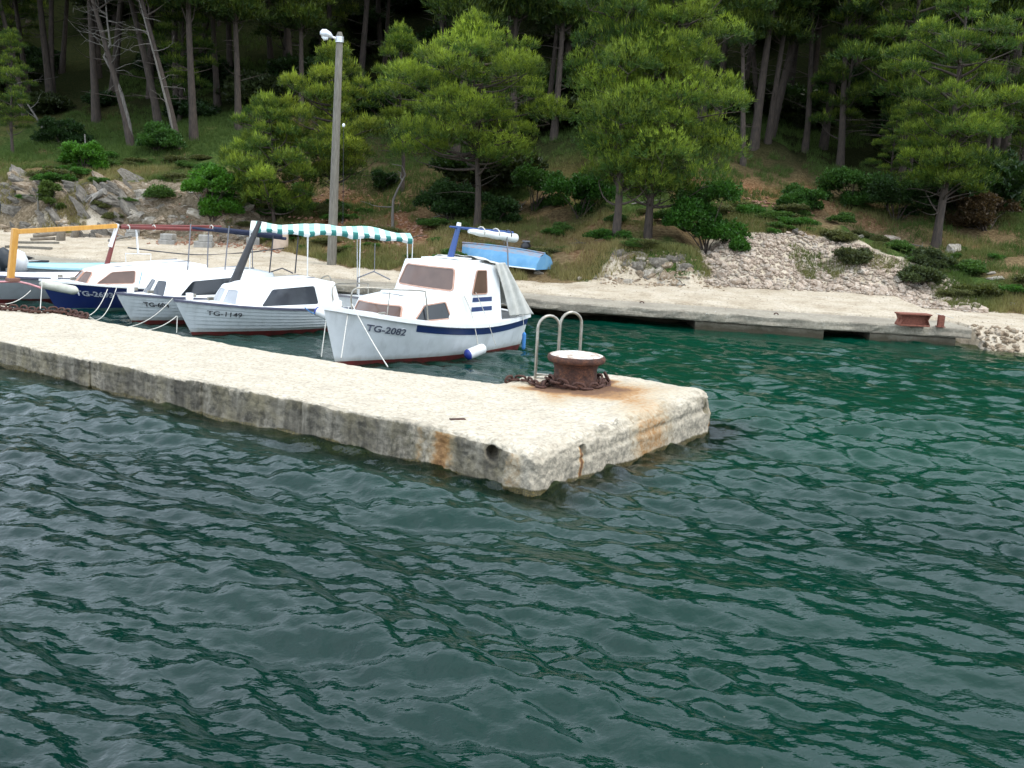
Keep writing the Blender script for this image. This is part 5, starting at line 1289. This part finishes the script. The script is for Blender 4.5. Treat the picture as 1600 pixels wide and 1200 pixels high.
# fender and lines on its port side
fp_ = loc(E_, 1.98, 1.0, .16)
fdir = Matrix.Rotation(E_.rotation_euler.z, 3, 'Z') @ Vector((-.9, .25, .28))
fender(fp_, fdir, .40, .092, 'big white fender with a dark blue end floating beside the nearest boat', M_fender, M_fenderblue, False)
rope(loc(E_, 2.05, .75, 1.10), loc(E_, 1.85, .97, .18), -.05, 'white fender line hanging from the cabin side to the blue end of the big fender', .008, mid=[loc(E_, 1.9, .83, .75)])
rope(loc(E_, 1.75, .76, 1.14), loc(E_, 1.40, .98, .22), -.05, 'thin pinkish fender line hanging to the white end of the big fender', .006, mid=[loc(E_, 1.55, .85, .72)])
fl = fender(loc(E_, .42, .86, .20), (0, 0, 1), .30, .035, 'small light blue float hanging at the stern quarter of the nearest boat', M_ropeblue, M_ropeblue)
rope(loc(E_, .42, .80, .70), loc(E_, .42, .86, .36), 0, 'short cord holding the light blue float at the stern quarter', .006)

# --- clinker boats
def clinker(name, bow_px, bow_Y, L, B, hdg, label, zs, num, mat_num, t_num, nsize, win, glz, cab, zmid=.46, bold=.002, extra=None, slant=0, wide=1.25, m_top=None, low=None, planks=6, gf=None, rail=M_trimdark):
    e, zb = boat(name, bow_px, bow_Y, L, hdg, label)
    H = Hull(L, B, zb, zmid, zs, .55, .80, paint=.07, full=2.6, pmid=.22)
    hull_parts(e, H, m_top or M_seam, low or M_red, rail, M_white, (.03, .30), (.022, .035), planks, M_seam)
    on_hull(e, H, 'registration_number', mat_num, num, t_num, H.sheer(t_num) - .03 - nsize * 1.5, nsize, slant, wide=wide, bold=bold)
    c = cabin(e, M_white, *cab)
    gf = gf or M_white
    for uv in win['front']: window(e, c['front'], uv, glz[0], gf, .018, .05)
    for uv in win['port']: window(e, c['port'], uv, glz[1], gf, .018, .05); window(e, c['stbd'], uv, glz[1], gf, .018, .05)
    for sd in (1, -1): MB().bar((c['t'][1].x + .25, sd * .25, c['t'][1].z + .055), (c['t'][0].x - .35, sd * .25, c['t'][0].z + .055), .03, .03).build('roof_grab_rail', M_galv, e)
    MB().box((L - .3, 0, zb + .045), (.05, .05, .06)).build('mooring_post', M_white, e, bevel=.01)
    for sd in (1, -1): MB().box((L - .55, sd * .28, zb + .02), (.06, .02, .03)).build('cleat', M_steel, e, bevel=.006)
    return e, H, c
two_front = [[(.07, .22), (.45, .22), (.45, .86), (.14, .86)], [(.55, .22), (.93, .22), (.86, .86), (.55, .86)]]
D_, HD, cD = clinker('cabin_boat', (273, 468), 18.7, 4.7, 1.75, R(230), 'white lapstrake cabin boat marked TG-1149 with a leaning black mast', .42, 'TG-1149', M_letterblack, .915, .125,
    {'front': two_front, 'port': [[(.24, .24), (.80, .24), (.72, .86), (.26, .90)]]}, (G_pale, G_grey), (3.72, .96, 1.40, 1.42, .42, .40, .88, .95, .26, .12, .10, .09, 'cabin', .06, .10), slant=.2, bold=.001)
C_, HC, cC = clinker('cabin_boat', (181, 457), 19.8, 4.8, 1.75, R(230), 'white lapstrake cabin boat marked TG-604 between the navy boat and the black masted one', .44, 'TG-604', M_letterblack, .925, .125,
    {'front': two_front, 'port': [[(.36, .26), (.90, .26), (.82, .84), (.40, .90)]]}, (G_grey, G_dark), (4.05, .92, 1.5, 1.42, .44, .42, .88, .98, .26, .12, .10, .09, 'cabin', .06, .10), bold=.003, gf=M_white, wide=1.05)
B_, HB, cB = clinker('cabin_boat', (62, 436), 21.0, 4.9, 1.75, R(230), 'navy hulled cabin boat marked TG-2693 with a maroon mast', .46, 'TG-2693', M_lettersilver, .90, .15,
    {'front': two_front, 'port': [[(.66, .28), (.95, .28), (.88, .86), (.68, .88)]]}, (G_brown, G_brown), (4.15, .80, 1.3, 1.42, .48, .42, .84, .94, .34, .12, .10, .09, 'cabin', .06, .10),
    m_top=M_hullnavy, low=M_green_af, planks=0, bold=.005, gf=M_winbrown, rail=M_white)
A_, zb = boat('open_boat', (-88, 424), 21.6, 4.6, R(232), 'grey hulled boat with pink trimmed white deck and yellow wooden mast, far left')
HA = Hull(4.6, 1.7, zb, .50, .52, .45, .55, paint=.07, full=2.6, pmid=.22)
hull_parts(A_, HA, M_hullgrey, M_red, M_trimdark, M_white, (.20, .50), (.022, .04)); on_hull(A_, HA, 'registration_number', M_letterworn, 'TG-345', .60, HA.sheer(.5) - .27, .12, 0, wide=1.2, bold=.003)
print('boats', [tuple(round(v, 2) for v in o.location) for o in (E_, D_, C_, B_, A_)])
# masts, booms and frames given by their place above each boat
def local(e, p): return Matrix.Rotation(-e.rotation_euler.z, 3, 'Z') @ (Vector(p) - Vector(e.location))
def spar(e, name, a, b, r0, r1, mat_, box=False):
    A, B = local(e, a), local(e, b)
    if box: return MB().bar(A, B, r0 * 2, r1 * 2).build(name, mat_, e, bevel=.006)
    return MB().tube([A, A.lerp(B, .5), B], [r0, (r0 + r1) / 2, r1], 10).build(name, mat_, e)
def axis_pt(e, H, x, y, z): return loc(e, x, y, z)
YD = loc(D_, 3.0, 0, 0).y
spar(D_, 'mast', aty(360, 455, YD), aty(406, 346, YD + .45), .10, .045, M_black, False)
spar(C_, 'boom', aty(300, 356, 22.4), aty(447, 373, 23.3), .03, .035, M_navydk)
spar(C_, 'rolled_awning', aty(334, 357, 22.35), aty(440, 369, 23.2), .04, .055, M_navydk)
for (xa, ya, xb_, yb_, Yq, m__) in ((298, 350, 293, 424, 22.0, M_galv), (358, 353, 351, 426, 21.4, M_galv), (326, 358, 324, 418, 22.6, M_galv)):
    spar(C_, 'awning_post', aty(xa, ya, Yq), aty(xb_, yb_, Yq), .012, .014, m__)
for (xa, ya, xb_, yb_, Yq) in ((427, 368, 421, 426, 21.0), (466, 370, 461, 427, 20.5)):
    spar(D_, 'awning_post', aty(xa, ya, Yq), aty(xb_, yb_, Yq), .012, .014, M_dark)
gal = [local(D_, aty(x, y, 20.7)) for x, y in ((423, 425), (441, 419), (458, 427))]; MB().tube(gal, .013, 8).build('gallows', M_dark, D_)
sr_ = [local(D_, aty(x, y, 21.9)) for x, y in ((508, 468), (501, 438), (513, 431), (518, 440), (523, 465))]; MB().tube(smooth_path(sr_, 4), .012, 8).build('stern_rail', M_steel, D_)
YB = loc(B_, 2.9, 0, 0).y
spar(B_, 'mast', aty(166, 417, YB), aty(184, 352, YB + .3), .055, .035, M_maroon)
spar(B_, 'mast_sheath', aty(172, 386, YB + .10), aty(184, 350, YB + .27), .046, .038, M_whitetube)
spar(B_, 'boom', aty(188, 355, YB + .3), aty(333, 359, YB + 2.2), .04, .045, M_maroon)
spar(B_, 'boom', aty(190, 352, YB + .7), aty(345, 354, YB + 2.6), .025, .03, M_maroon)
for xx in (201, 241, 331): p_ = local(B_, aty(xx, 356, YB + .3 + 1.9 * (xx - 188) / 145)); MB().tube([p_ + Vector((.01, .06 * math.cos(t), .06 * math.sin(t))) for t in np.linspace(0, 6.28, 12)], .013, 5).build('lashing', M_rope, B_)
spar(B_, 'boom_crutch', aty(213, 359, YB + .7), aty(216, 396, YB + .7), .022, .022, M_whitetube)
fr_ = [local(B_, aty(x, y, YB + .7)) for x, y in ((197, 413), (196, 396), (236, 397), (235, 414))]; MB().tube(fr_, .012, 6).build('crutch_frame', M_whitetube, B_)
YA = 20.2
spar(A_, 'mast', aty(16, 440, YA), aty(24, 357, YA), .058, .045, M_yellow, True)
pm = local(A_, aty(20, 437, YA)); MB().box(pm, (.10, .10, .035)).build('mast_step', simple('step_brown', (.20, .09, .06)), A_, bevel=.01)
spar(A_, 'boom', aty(26, 362, YA), aty(182, 353, YB + .2), .03, .045, M_yellow, True)
MB().tube([local(A_, aty(x, y, Yq)) for x, y, Yq in ((-20, 441, 20.9), (28, 440, 20.9), (46, 444, 20.3), (64, 450, 19.9))], .022, 8).build('pink_trim', M_pink, A_)

# striped awning boat lying behind
F_, zb = boat('awning_boat', (520, 466), 21.2, 4.4, R(229), 'white open boat behind the nearest boats, under a green and white striped awning')
HF = Hull(4.4, 1.6, .66, .44, .44, .45, .75, paint=.07)
hull_parts(F_, HF, M_hullwhite, M_red, M_galv, M_white, (.08, .62), (.022, .04))
AW = [aty(394, 356, 24.6), aty(645, 378, 20.9), aty(645, 369, 22.4), aty(400, 349, 26.0)]
AWc = [local(F_, p_) for p_ in AW]
FA = aty(392, 354, 21.4); FB = aty(484, 360, 21.0); FC = aty(645, 371, 22.5)
def awn_pts(px_, py_, Y): return local(F_, aty(px_, py_, Y))
nS = 30
def ridge(u):                           # front edge of the roof seen from the pier
    return (awn_pts(np.interp(u, [0, .37, 1], [391, 484, 645]), float(np.interp(u, [0, .1, .25, .37, .5, .62, .75, 1], [357, 357, 359, 362, 359, 362, 366, 373])), np.interp(u, [0, .37, 1], [21.6, 21.4, 22.2])))
ab = MB(); bk = Matrix.Rotation(-F_.rotation_euler.z, 3, 'Z') @ Vector((-.22, 1.0, .02)); sub = 3
drop = lambda u: Vector((0, 0, -.10 - .014 * math.sin(u * 40) - .05 * math.exp(-((u - .62) / .05) ** 2) + .03 * math.exp(-((u - .1) / .1) ** 2)))
hmp = lambda u, f: Vector((bk.x * f, bk.y * f, .10 * math.sin(math.pi * f) + .035 * math.sin(u * 17 + 3 * f) * math.sin(math.pi * f)))
for i in range(nS):
    for k in range(sub):
        u0, u1 = (i + k / sub) / nS, (i + (k + 1) / sub) / nS; A0, A1 = ridge(u0), ridge(u1)
        wv = lambda u: Vector((.01, .03 + .02 * math.sin(u * 55), 0)); st_ = i % 2
        ab.add([A0, A1, A1 + drop(u1) * .5 + wv(u1), A0 + drop(u0) * .5 + wv(u0)], [(0, 1, 2, 3)], st_, True)
        ab.add([A0 + drop(u0) * .5 + wv(u0), A1 + drop(u1) * .5 + wv(u1), A1 + drop(u1), A0 + drop(u0)], [(0, 1, 2, 3)], st_, True)
        for f in range(4):
            f0, f1 = f / 4, (f + 1) / 4; ab.add([A0 + hmp(u0, f0), A1 + hmp(u1, f0), A1 + hmp(u1, f1), A0 + hmp(u0, f1)], [(0, 1, 2, 3)], 0 if st_ == 0 else 2, True)
        dr = Vector((0, 0, -.15)); ab.add([A0 + bk, A1 + bk, A1 + bk + dr, A0 + bk + dr], [(0, 1, 2, 3)], st_, True)
ab.build('striped_awning', [M_awning, M_awngreen, M_awntop], F_, weld=True)
for u in (.0, .36, .68, 1.0):
    A0 = ridge(u); MB().tube([A0, A0 + Vector((0, 0, -.05)), Vector((A0.x + .02, A0.y + .02, .45))], .011, 6).build('awning_post', M_whitetube, F_)
    B0 = A0 + bk; MB().tube([B0, Vector((B0.x, B0.y + .06, .45))], .011, 6).build('awning_post', M_whitetube if u else M_galv, F_)
fr_ = [local(F_, aty(x, y, 20.9)) for x, y in ((558, 448), (559, 434), (584, 424), (610, 437))]; MB().tube(fr_, .014, 6).build('bow_rail', M_galv, F_)
MB().tube([local(F_, aty(585, 424, 20.9)), local(F_, aty(586, 380, 20.9))], .008, 6).build('rail_post', M_galv, F_)

# pale blue decked boat and small white boats at the far left
G_, zb = boat('blue_decked_boat', (-10, 419), 24.4, 4.2, R(232), 'boat with a pale blue deck and grey side lying behind the yellow mast')
HG = Hull(4.2, 1.6, .62, .50, .50, .4, .6, paint=.07); hull_parts(G_, HG, M_hullgrey, M_red, M_deckblue, M_deckblue, (.10, .35), (.022, .05))
T_, zb = boat('white_tender', (76, 412), 27.0, 2.6, R(350), 'small white tender with a grey cover moored by the quay wall at the far left')
HT = Hull(2.6, 1.15, .52, .42, .42, .3, .8, paint=.05); hull_parts(T_, HT, M_hullwhite, M_red, M_dark, M_white, (.05, .7), (.02, .04))
cv = sheet(lambda u, v: Vector((.1 + 1.7 * u, .62 * (1 - 2 * v), .45 + .30 * (1 - abs(2 * v - 1)) * (.6 + .4 * math.sin(u * 3)) + .04 * math.sin(u * 14 + v * 5))), 20, 14).build('boat_cover', M_cover)
cv.location = T_.location; cv.rotation_euler = T_.rotation_euler; tag(cv, 'grey canvas cover stretched over the small white tender', 'boat cover')
ob = empty('outboard_motor', aty(31, 421, 24.6), G_.rotation_euler.z); tag(ob, 'white outboard motor behind the yellow mast', 'outboard motor')
MB().tube([(0, 0, -.05), (0, 0, .0), (0, 0, .18), (.05, 0, .34), (.10, 0, .42)], [.12, .18, .20, .17, .08], 14).build('cowling', M_outboard, ob)
MB().tube([(0, 0, .0), (-.02, 0, -.4)], [.07, .05], 10).build('shaft_housing', M_outboard, ob)
K_ = empty('covered_outboard', aty(4, 412, 23.6)); tag(K_, 'outboard motor under a dark cover at the left edge of the picture', 'outboard motor')
MB().tube([(0, 0, -.5), (0, 0, -.1), (.06, 0, 0), (.05, 0, .2), (-.04, 0, .32)], [.05, .06, .16, .18, .09], 12).build('cover', M_blackcover, K_)
bc = MB(); bc.tube([(-.3, 0, 0), (-.25, 0, .5), (-.08, 0, 1.1), (.12, 0, 1.45), (.28, 0, 1.6)], [.34, .36, .32, .22, .08], 14)
o = bc.build('covered_awning_roll', M_blackcover); o.location = aty(-14, 404, 30.5); tag(o, 'tall black covered bundle standing at the left edge before the grey rock', 'covered bundle')
fender(aty(92, 449, 20.55), (1, -.15, -.12), .75, .088, 'long dirty white fender lying across the bow of the navy boat', M_fenderold, M_fenderold)
fender(aty(506, 491, 19.0), (.86, -.35, -.30), .36, .085, 'white fender with a blue end at the stern of the black masted boat', M_fender, M_fenderblue, False)
rope(aty(476, 480, 18.9), aty(492, 490, 18.9), .02, 'thin blue cord holding the fender of the black masted boat', .008, M_ropeblue)

# mooring lines
def q(px_, py_, Y): return aty(px_, py_, Y)
def deck_at(px_, py_): p_ = at(px_, py_, .40); p_.z = .41; return p_
rope(q(48, 454, 19.6), deck_at(6, 476), .06, 'white line from the grey hulled boat down to the pier at the far left', .008)
rope(q(66, 436, 20.9), q(63, 482, 17.6), 0, 'straight white line dropping from the bow of the navy boat', .008)
rope(q(168, 452, 20.0), deck_at(134, 495), .12, 'first of two white lines looping from the side of the navy boat to the pier', .008)
rope(q(182, 450, 20.0), deck_at(137, 496), .26, 'second, slacker white line looping from the side of the navy boat to the pier', .008)
rope(q(270, 466, 18.7), deck_at(140, 496), .33, 'long slack white line from the bow of the black masted boat to the chain end', .008)
rope(q(276, 494, 18.4), at(228, 516, .40), .05, 'white line from the TG-604 boat to the pier edge', .008)
rope(q(277, 494, 18.4), q(276, 520, 18.3), 0, 'short white line hanging straight down between the two lapstrake boats', .008)
rope(q(512, 480, 16.5), q(502, 558, 16.2), 0, 'thin twisted line from the bow of the nearest boat to the water', .008)
rope(q(545, 480, 16.6), q(533, 560, 15.6), 0, 'white line from the bow of the nearest boat down behind the pier edge', .008)
rope(q(550, 475, 16.4), at(606, 573, .43), .03, 'white line crossing the bow of the nearest boat to the pier edge', .009)
rope(aty(222, 425, 20.6), aty(217, 445, 20.1), 0, 'short light blue cord on the side of the navy boat cabin', .008, M_ropeblue)
rope(at(1118, 487, .41), at(1085, 502, .0), .02, 'pale line from the quay edge into the water, middle one of three', .014)
rope(at(1104, 490, .40), at(1092, 503, .0), .0, 'short pale line beside the middle one at the quay edge', .008)
rope(at(1214, 492, .41), at(1143, 517, .0), .03, 'long pale line from the quay into the water toward the right', .014)
rope(at(907, 473, .41), at(895, 488, .0), .0, 'short thin line at the quay edge above the ladder', .008)
rope(aty(1463, 490, 24.0), at(1490, 497, .44), .0, 'thin pale line tied to the short rusty post on the quay', .012)

# ------------------------------------------------------------------ things on the quay and the road
p1, p2 = at(1402, 508, .42), at(1448, 510, .42); d = (p2 - p1).normalized(); w = (p2 - p1).length
rb = empty('rusty_mooring_beam', (p1 + p2) / 2, math.atan2(d.y, d.x)); tag(rb, 'short length of wide rusty steel beam lying on the quay corner', 'steel beam')
MB().box((0, .0, .018), (w / 2, .15, .016)).build('flange', M_rustred, rb, bevel=.004)
MB().box((0, .0, .262), (w / 2 + .03, .15, .016)).build('flange', M_rustred, rb, bevel=.004)
MB().box((0, .0, .140), (w / 2 - .02, .012, .106)).build('web', M_rustred, rb)
MB().add([(-w/2 - .03, -.15, .30), (w/2 + .03, -.15, .30), (w/2 + .03, -.15, .246), (-w/2 - .03, -.15, .246)], [(3, 2, 1, 0)]) 
for sx_ in (-1, 1): MB().add([(sx_ * w/2, -.15, .034), (sx_ * w/2, .15, .034), (sx_ * (w/2 - .05), .15, .14), (sx_ * (w/2 - .05), -.15, .14), (sx_ * w/2, .15, .246), (sx_ * w/2, -.15, .246)],
    [(0, 1, 2, 3), (3, 2, 4, 5)]).build('end_plate', M_rustred, rb)
pst = at(1469, 511, .42); o = empty('rusty_post', pst, R(-8)); tag(o, 'short rusty steel post on the quay corner right of the beam', 'post')
MB().box((0, -.06, .13), (.062, .008, .13)).box((0, .06, .13), (.062, .008, .13)).box((0, 0, .13), (.010, .052, .128)).build('profile', M_rustred, o); MB().box((0, 0, .012), (.09, .09, .008)).build('foot_plate', M_rustred, o)

lp_b = at(518, 409, .66)
lp = empty('lamp_post', lp_b); tag(lp, 'tall grey weathered wooden lamp post leaning slightly at the roadside', 'lamp post')
top = aty(531, 50, lp_b.y) - lp_b
MB().tube([(0, 0, -.3), Vector(top) * .5, Vector(top) * .985, Vector(top)], [.135, .112, .09, .055], 14).build('pole', M_wood, lp)
tl_ = Vector(top) * (1 - .22 / top.z * 1.0)
MB().tube([tl_ + Vector((0, 0, -.05)), tl_ + Vector((0, 0, .10))], .115, 14).build('clamp', M_lampmetal, lp)
MB().tube([tl_ + Vector((-.08, -.03, .03)), tl_ + Vector((-.22, -.08, .09))], [.035, .03], 10).build('arm', M_lampmetal, lp)
hb = MB(); hb.tube([tl_ + Vector((-.18, -.07, .07)), tl_ + Vector((-.26, -.10, .11)), tl_ + Vector((-.36, -.14, .14)), tl_ + Vector((-.45, -.17, .15)), tl_ + Vector((-.49, -.19, .15))], [.04, .09, .12, .10, .04], 14)
hdo = hb.build('lamp_head', M_lampmetal, lp); MB().tube([tl_ + Vector((-.30, -.12, .04)), tl_ + Vector((-.38, -.15, .03)), tl_ + Vector((-.44, -.17, .07))], [.06, .075, .04], 12).build('lens', M_lampglass, hdo)
sm_ = aty(537, 197, lp_b.y + 3); o = empty('small_white_lamp', sm_); tag(o, 'small white globe on a thin stem just right of the lamp post', 'globe'); MB().tube([(0, 0, -.03), (0, 0, 0), (0, 0, .05), (0, 0, .08)], [.02, .045, .045, .015], 10).build('globe', M_lampglass, o); MB().tube([(0, 0, -.03), (.05, 0, -3.2)], .008, 5).build('stem', M_dark, o)

# upturned blue skiff on the bank
sk0, sk1 = aty(716, 404, 30.4), aty(850, 421, 28.6)
sk = empty('upturned_skiff', on(sk0.x, sk0.y), math.atan2(sk1.y - sk0.y, sk1.x - sk0.x)); tag(sk, 'upturned light blue wooden skiff with worn paint on the bank behind the nearest boat', 'skiff')
sk.location = sk0; Ls = (sk1 - sk0).length; sk.rotation_euler = (0, -math.atan2(sk1.z - sk0.z, math.hypot(sk1.x - sk0.x, sk1.y - sk0.y)), math.atan2(sk1.y - sk0.y, sk1.x - sk0.x))
V = []; V2 = []; V3 = []; ns = 16
for i in range(ns):
    t = i / (ns - 1); x = t * Ls; bw_ = .50 * (1 - (1 - min(t / .55, 1)) ** 2.4) * (1 - .22 * max(0, (t - .55) / .45)); bb_ = bw_ * .62; hh = .44 - .04 * t + .04 * math.sin(t * 3); x0 = x + .12 * (1 - t) * 1.0
    V += [(x, -bw_ - .01, 0), (x0, -bw_ * .90, hh * .45), (x0, -bb_, hh * .80)]; V2 += [(x0, -bb_, hh * .80), (x0, -bb_ * .55, hh * .97), (x0, 0, hh * 1.02), (x0, bb_ * .55, hh * .97), (x0, bb_, hh * .8)]; V3 += [(x0, bb_, hh * .8), (x0, bw_ * .9, hh * .45), (x, bw_ + .01, 0)]
MB().add(V, grid_faces(ns, 3).tolist(), smooth=True).add(V3, grid_faces(ns, 3).tolist(), smooth=True).build('side', M_skiff, sk)
MB().add(V2, grid_faces(ns, 5).tolist(), smooth=True).build('bottom', M_skiffworn, sk)
MB().poly([Vector(V[-3]), Vector(V[-2]), Vector(V[-1]), Vector(V2[-3]), Vector(V3[-3]), Vector(V3[-2]), Vector(V3[-1])], (1, 0, 0), .02).build('transom', M_skiff, sk)
MB().tube([(t * Ls, 0, (.44 - .04 * t + .04 * math.sin(t * 3)) * 1.02 + .02) for t in np.linspace(.04, 1, 9)], .022, 6).build('keel', M_skiffworn, sk)
for sd in (-1, 1):
    MB().tube([(i / 15 * Ls, sd * (.50 * (1 - (1 - min(i / 15 / .55, 1)) ** 2.4) * (1 - .22 * max(0, (i / 15 - .55) / .45)) + .012), .012) for i in range(16)], .02, 6).build('gunwale', M_white, sk)
om = empty('old_outboard', aty(820, 400, 30.6)); tag(om, 'black outboard engine standing just behind the blue skiff', 'outboard motor')
MB().tube([(0, 0, -.3), (0, 0, .12)], [.05, .06], 8).build('leg', M_dark, om); MB().tube([(0, 0, .12), (.0, 0, .2), (.02, 0, .32), (.0, 0, .40)], [.09, .14, .14, .08], 12).build('cowling', M_black, om)
MB().box((.02, 0, .42), (.11, .08, .02)).build('lid', M_galv, om, bevel=.01)
for (x_, y_, nn) in ((728, 412, 'left'), (842, 424, 'right')):
    o = link('support_stone', SM[2].copy(), M_rock); o.location = spot(x_, y_ + 3); o.scale = (.25, .18, .14); tag(o, 'flat stone propping up the %s end of the blue skiff' % nn, 'stone')

# concrete blocks, ring, timber, driftwood
def blocks(px, py, label, sizes, rz):
    b_ = spot(px, py); z_ = b_.z - .03
    for i, (sx_, sy_, sz_, dx_, rr_) in enumerate(sizes):
        o = MB().box((0, 0, sz_ / 2), (sx_ / 2, sy_ / 2, sz_ / 2)).build('concrete_block', M_concrete, bevel=.02); o.location = (b_.x + dx_, b_.y, z_); o.rotation_euler = (0, 0, rz + rr_); z_ += sz_ + .003
        tag(o, label + (', bottom one' if i == 0 and len(sizes) > 1 else ', upper one' if len(sizes) > 1 else ''), 'concrete block')
blocks(207, 372, 'grey concrete block at the roadside, leftmost of three piles', [(.42, .4, .20, 0, 0), (.40, .36, .14, .02, .2)], .2)
blocks(262, 381, 'grey concrete block in the middle pile of three at the roadside', [(.50, .4, .16, 0, 0), (.40, .34, .18, .02, -.2)], .1)
blocks(319, 386, 'grey concrete block at the roadside, rightmost of three piles', [(.55, .45, .20, 0, 0), (.42, .38, .20, .05, .15)], .1)
blocks(395, 382, 'low concrete block hidden behind the left end of the striped awning', [(.4, .35, .25, 0, 0)], .3)
b_ = spot(438, 391); o = empty('concrete_drum', b_); tag(o, 'upright pinkish concrete drum at the roadside under the striped awning', 'concrete drum')
MB().lathe((0, 0, -.05), [(.245, 0), (.245, .08), (.235, .10), (.24, .55), (.225, .56), (.18, .56), (.18, .2)], 24).build('wall', M_pot, o); MB().lathe((0, 0, 0), [(.18, .2), (.001, .2)], 24).build('core', M_pot, o)
def log_(a, b, r, label, mat_=M_log, name='timber', cat='timber', square=False):
    a, b = Vector(a), Vector(b); mb = MB()
    if square: mb.bar((0, 0, 0), b - a, r * 2.6, r * 1.2)
    else: mb.tube([Vector(), (b - a) * .5 + Vector((0, 0, .01)), b - a], [r, r * .93, r * .85], 10)
    o = mb.build(name, mat_); o.location = a; return tag(o, label, cat)
log_(spot(52, 372) + Vector((0, 0, .05)), spot(90, 371) + Vector((0, 0, .12)), .07, 'dark grey log lying at the foot of the grey rock, upper one')
log_(spot(48, 376) + Vector((0, 0, .03)), spot(86, 375) + Vector((0, 0, .05)), .06, 'dark grey log lying at the foot of the grey rock, lower one')
log_(spot(22, 380) + Vector((0, 0, .03)), spot(92, 381) + Vector((0, 0, .03)), .05, 'long pale plank lying flat on the shore road at the left', M_wood, square=True)
log_(spot(10, 387) + Vector((0, 0, .03)), spot(80, 390) + Vector((0, 0, .03)), .06, 'long grey plank lying on the road nearer the water at the left', M_wood, square=True)
log_(spot(95, 376), spot(95, 376) + Vector((.03, 0, .42)), .14, 'short tree stump standing at the roadside under the yellow boom', M_log, 'tree_stump', 'stump')
log_(spot(112, 372) + Vector((0, .2, 0)), spot(112, 372) + Vector((.1, .2, .40)), .12, 'dark stump beside the short tree stump at the roadside', M_log, 'tree_stump', 'stump')
log_(spot(165, 365) + Vector((0, 0, .1)), spot(195, 375) + Vector((0, 0, .08)), .03, 'pale bare branch lying near the leftmost concrete blocks', M_drift, 'branch', 'branch')
log_(spot(170, 378) + Vector((0, 0, .04)), spot(205, 374) + Vector((0, 0, .10)), .045, 'pale driftwood stick lying before the leftmost concrete blocks', M_drift, 'branch', 'branch')
dr = spot(150, 312); o = empty('driftwood_root', dr + Vector((0, -.1, .1))); o.scale = (.62, .62, .62); tag(o, 'grey twisted driftwood root lying on the edge of the cliff', 'driftwood')
MB().tube(smooth_path([(.55, 0, .32), (.35, .05, .22), (.12, 0, .06), (-.1, -.08, -.05)], 4), [.20 - .006 * i for i in range(13)], 12).build('trunk', M_drift, o)
for (a_, b2_) in (((-.05, 0, .05), (-.45, -.1, -.30)), ((.02, -.05, 0), (-.25, -.15, -.45)), ((.1, .05, .15), (-.35, .1, .0)), ((.2, 0, .1), (-.1, -.25, -.25))):
    MB().tube(smooth_path([a_, ((a_[0] + b2_[0]) / 2 + .05, (a_[1] + b2_[1]) / 2 - .05, (a_[2] + b2_[2]) / 2 + .06), b2_], 4), [.075 - .006 * i for i in range(9)], 8).build('root', M_drift, o)
log_(spot(134, 232), spot(134, 232) + Vector((-.03, 0, .55)), .03, 'pale dead stick standing behind the green shrub on the cliff top', M_drift, 'dead_stick', 'stick')
log_(spot(62, 330) + Vector((0, -.1, 0)), spot(62, 330) + Vector((0, -.1, .75)), .035, 'thin post standing against the grey rock face', M_wood, 'post', 'post')
rope(spot(200, 388) + Vector((0, 0, .02)), spot(470, 386) + Vector((0, 0, .03)), .0, 'long dark hose lying across the gravel behind the boats', .02, M_dark, name='hose', cat='hose', mid=[spot(300, 399) + Vector((0, 0, .02)), spot(380, 396) + Vector((0, 0, .02))])
MB_ = MB().box((0, 0, .024), (.085, .035, .008)).build('iron_plate', M_rust, bevel=.004); MB_.location = at(715, 656, ZT) + Vector((0, 0, -.018)); MB_.rotation_euler = (0, 0, .4); tag(MB_, 'small rusty iron plate set in the pier top near the open water edge', 'iron plate')
for (x_, y_, nm) in ((1003, 475, 'left'), (1213, 493, 'middle'), (1440, 500, 'right')):
    b_ = at(x_, y_ - 1, .415); o = MB().tube([Vector((.09 * math.cos(t) * .5, .02, .01 + .03 * math.sin(t))) for t in np.linspace(-.3, 3.4, 10)], .014, 6).build('mooring_ring', M_rust); o.location = b_; tag(o, 'small rusty iron ring on the quay edge, %s of three' % nm, 'mooring ring')


# twigs and dead branches lying on the slope
rst = np.random.RandomState(12)
for k in range(26):
    x = rst.uniform(-12, 13); s_ = float(np.interp(x, RX, RW)) + rst.uniform(1.0, 9); p = on(x, float(yq(x)) + s_, .04); a = rst.uniform(0, 3.1); L = rst.uniform(.5, 1.4)
    if 5 < x < 11.3 and s_ < float(np.interp(x, RX, RW)) + 3.2: continue
    pts = [Vector((L * t * math.cos(a), L * t * math.sin(a), 0)) for t in (-.5, -.2, .1, .5)]
    pts = [Vector((q_.x + rst.normal(0, .04), q_.y + rst.normal(0, .04), float(land_z(p.x + q_.x, p.y + q_.y)) - p.z + .06)) for q_ in pts]
    mb = MB().tube(pts, [.022, .018, .013, .005], 5); mb.tube([pts[1], pts[1] + Vector((rst.normal(0, .2), rst.normal(0, .2), .12))], [.010, .003], 4)
    o = mb.build('fallen_branch', M_drift if k % 2 else M_barkdead); o.location = p; tag(o, 'thin bare fallen branch lying in the grass of the slope', 'branch', 'fallen branches on the slope')
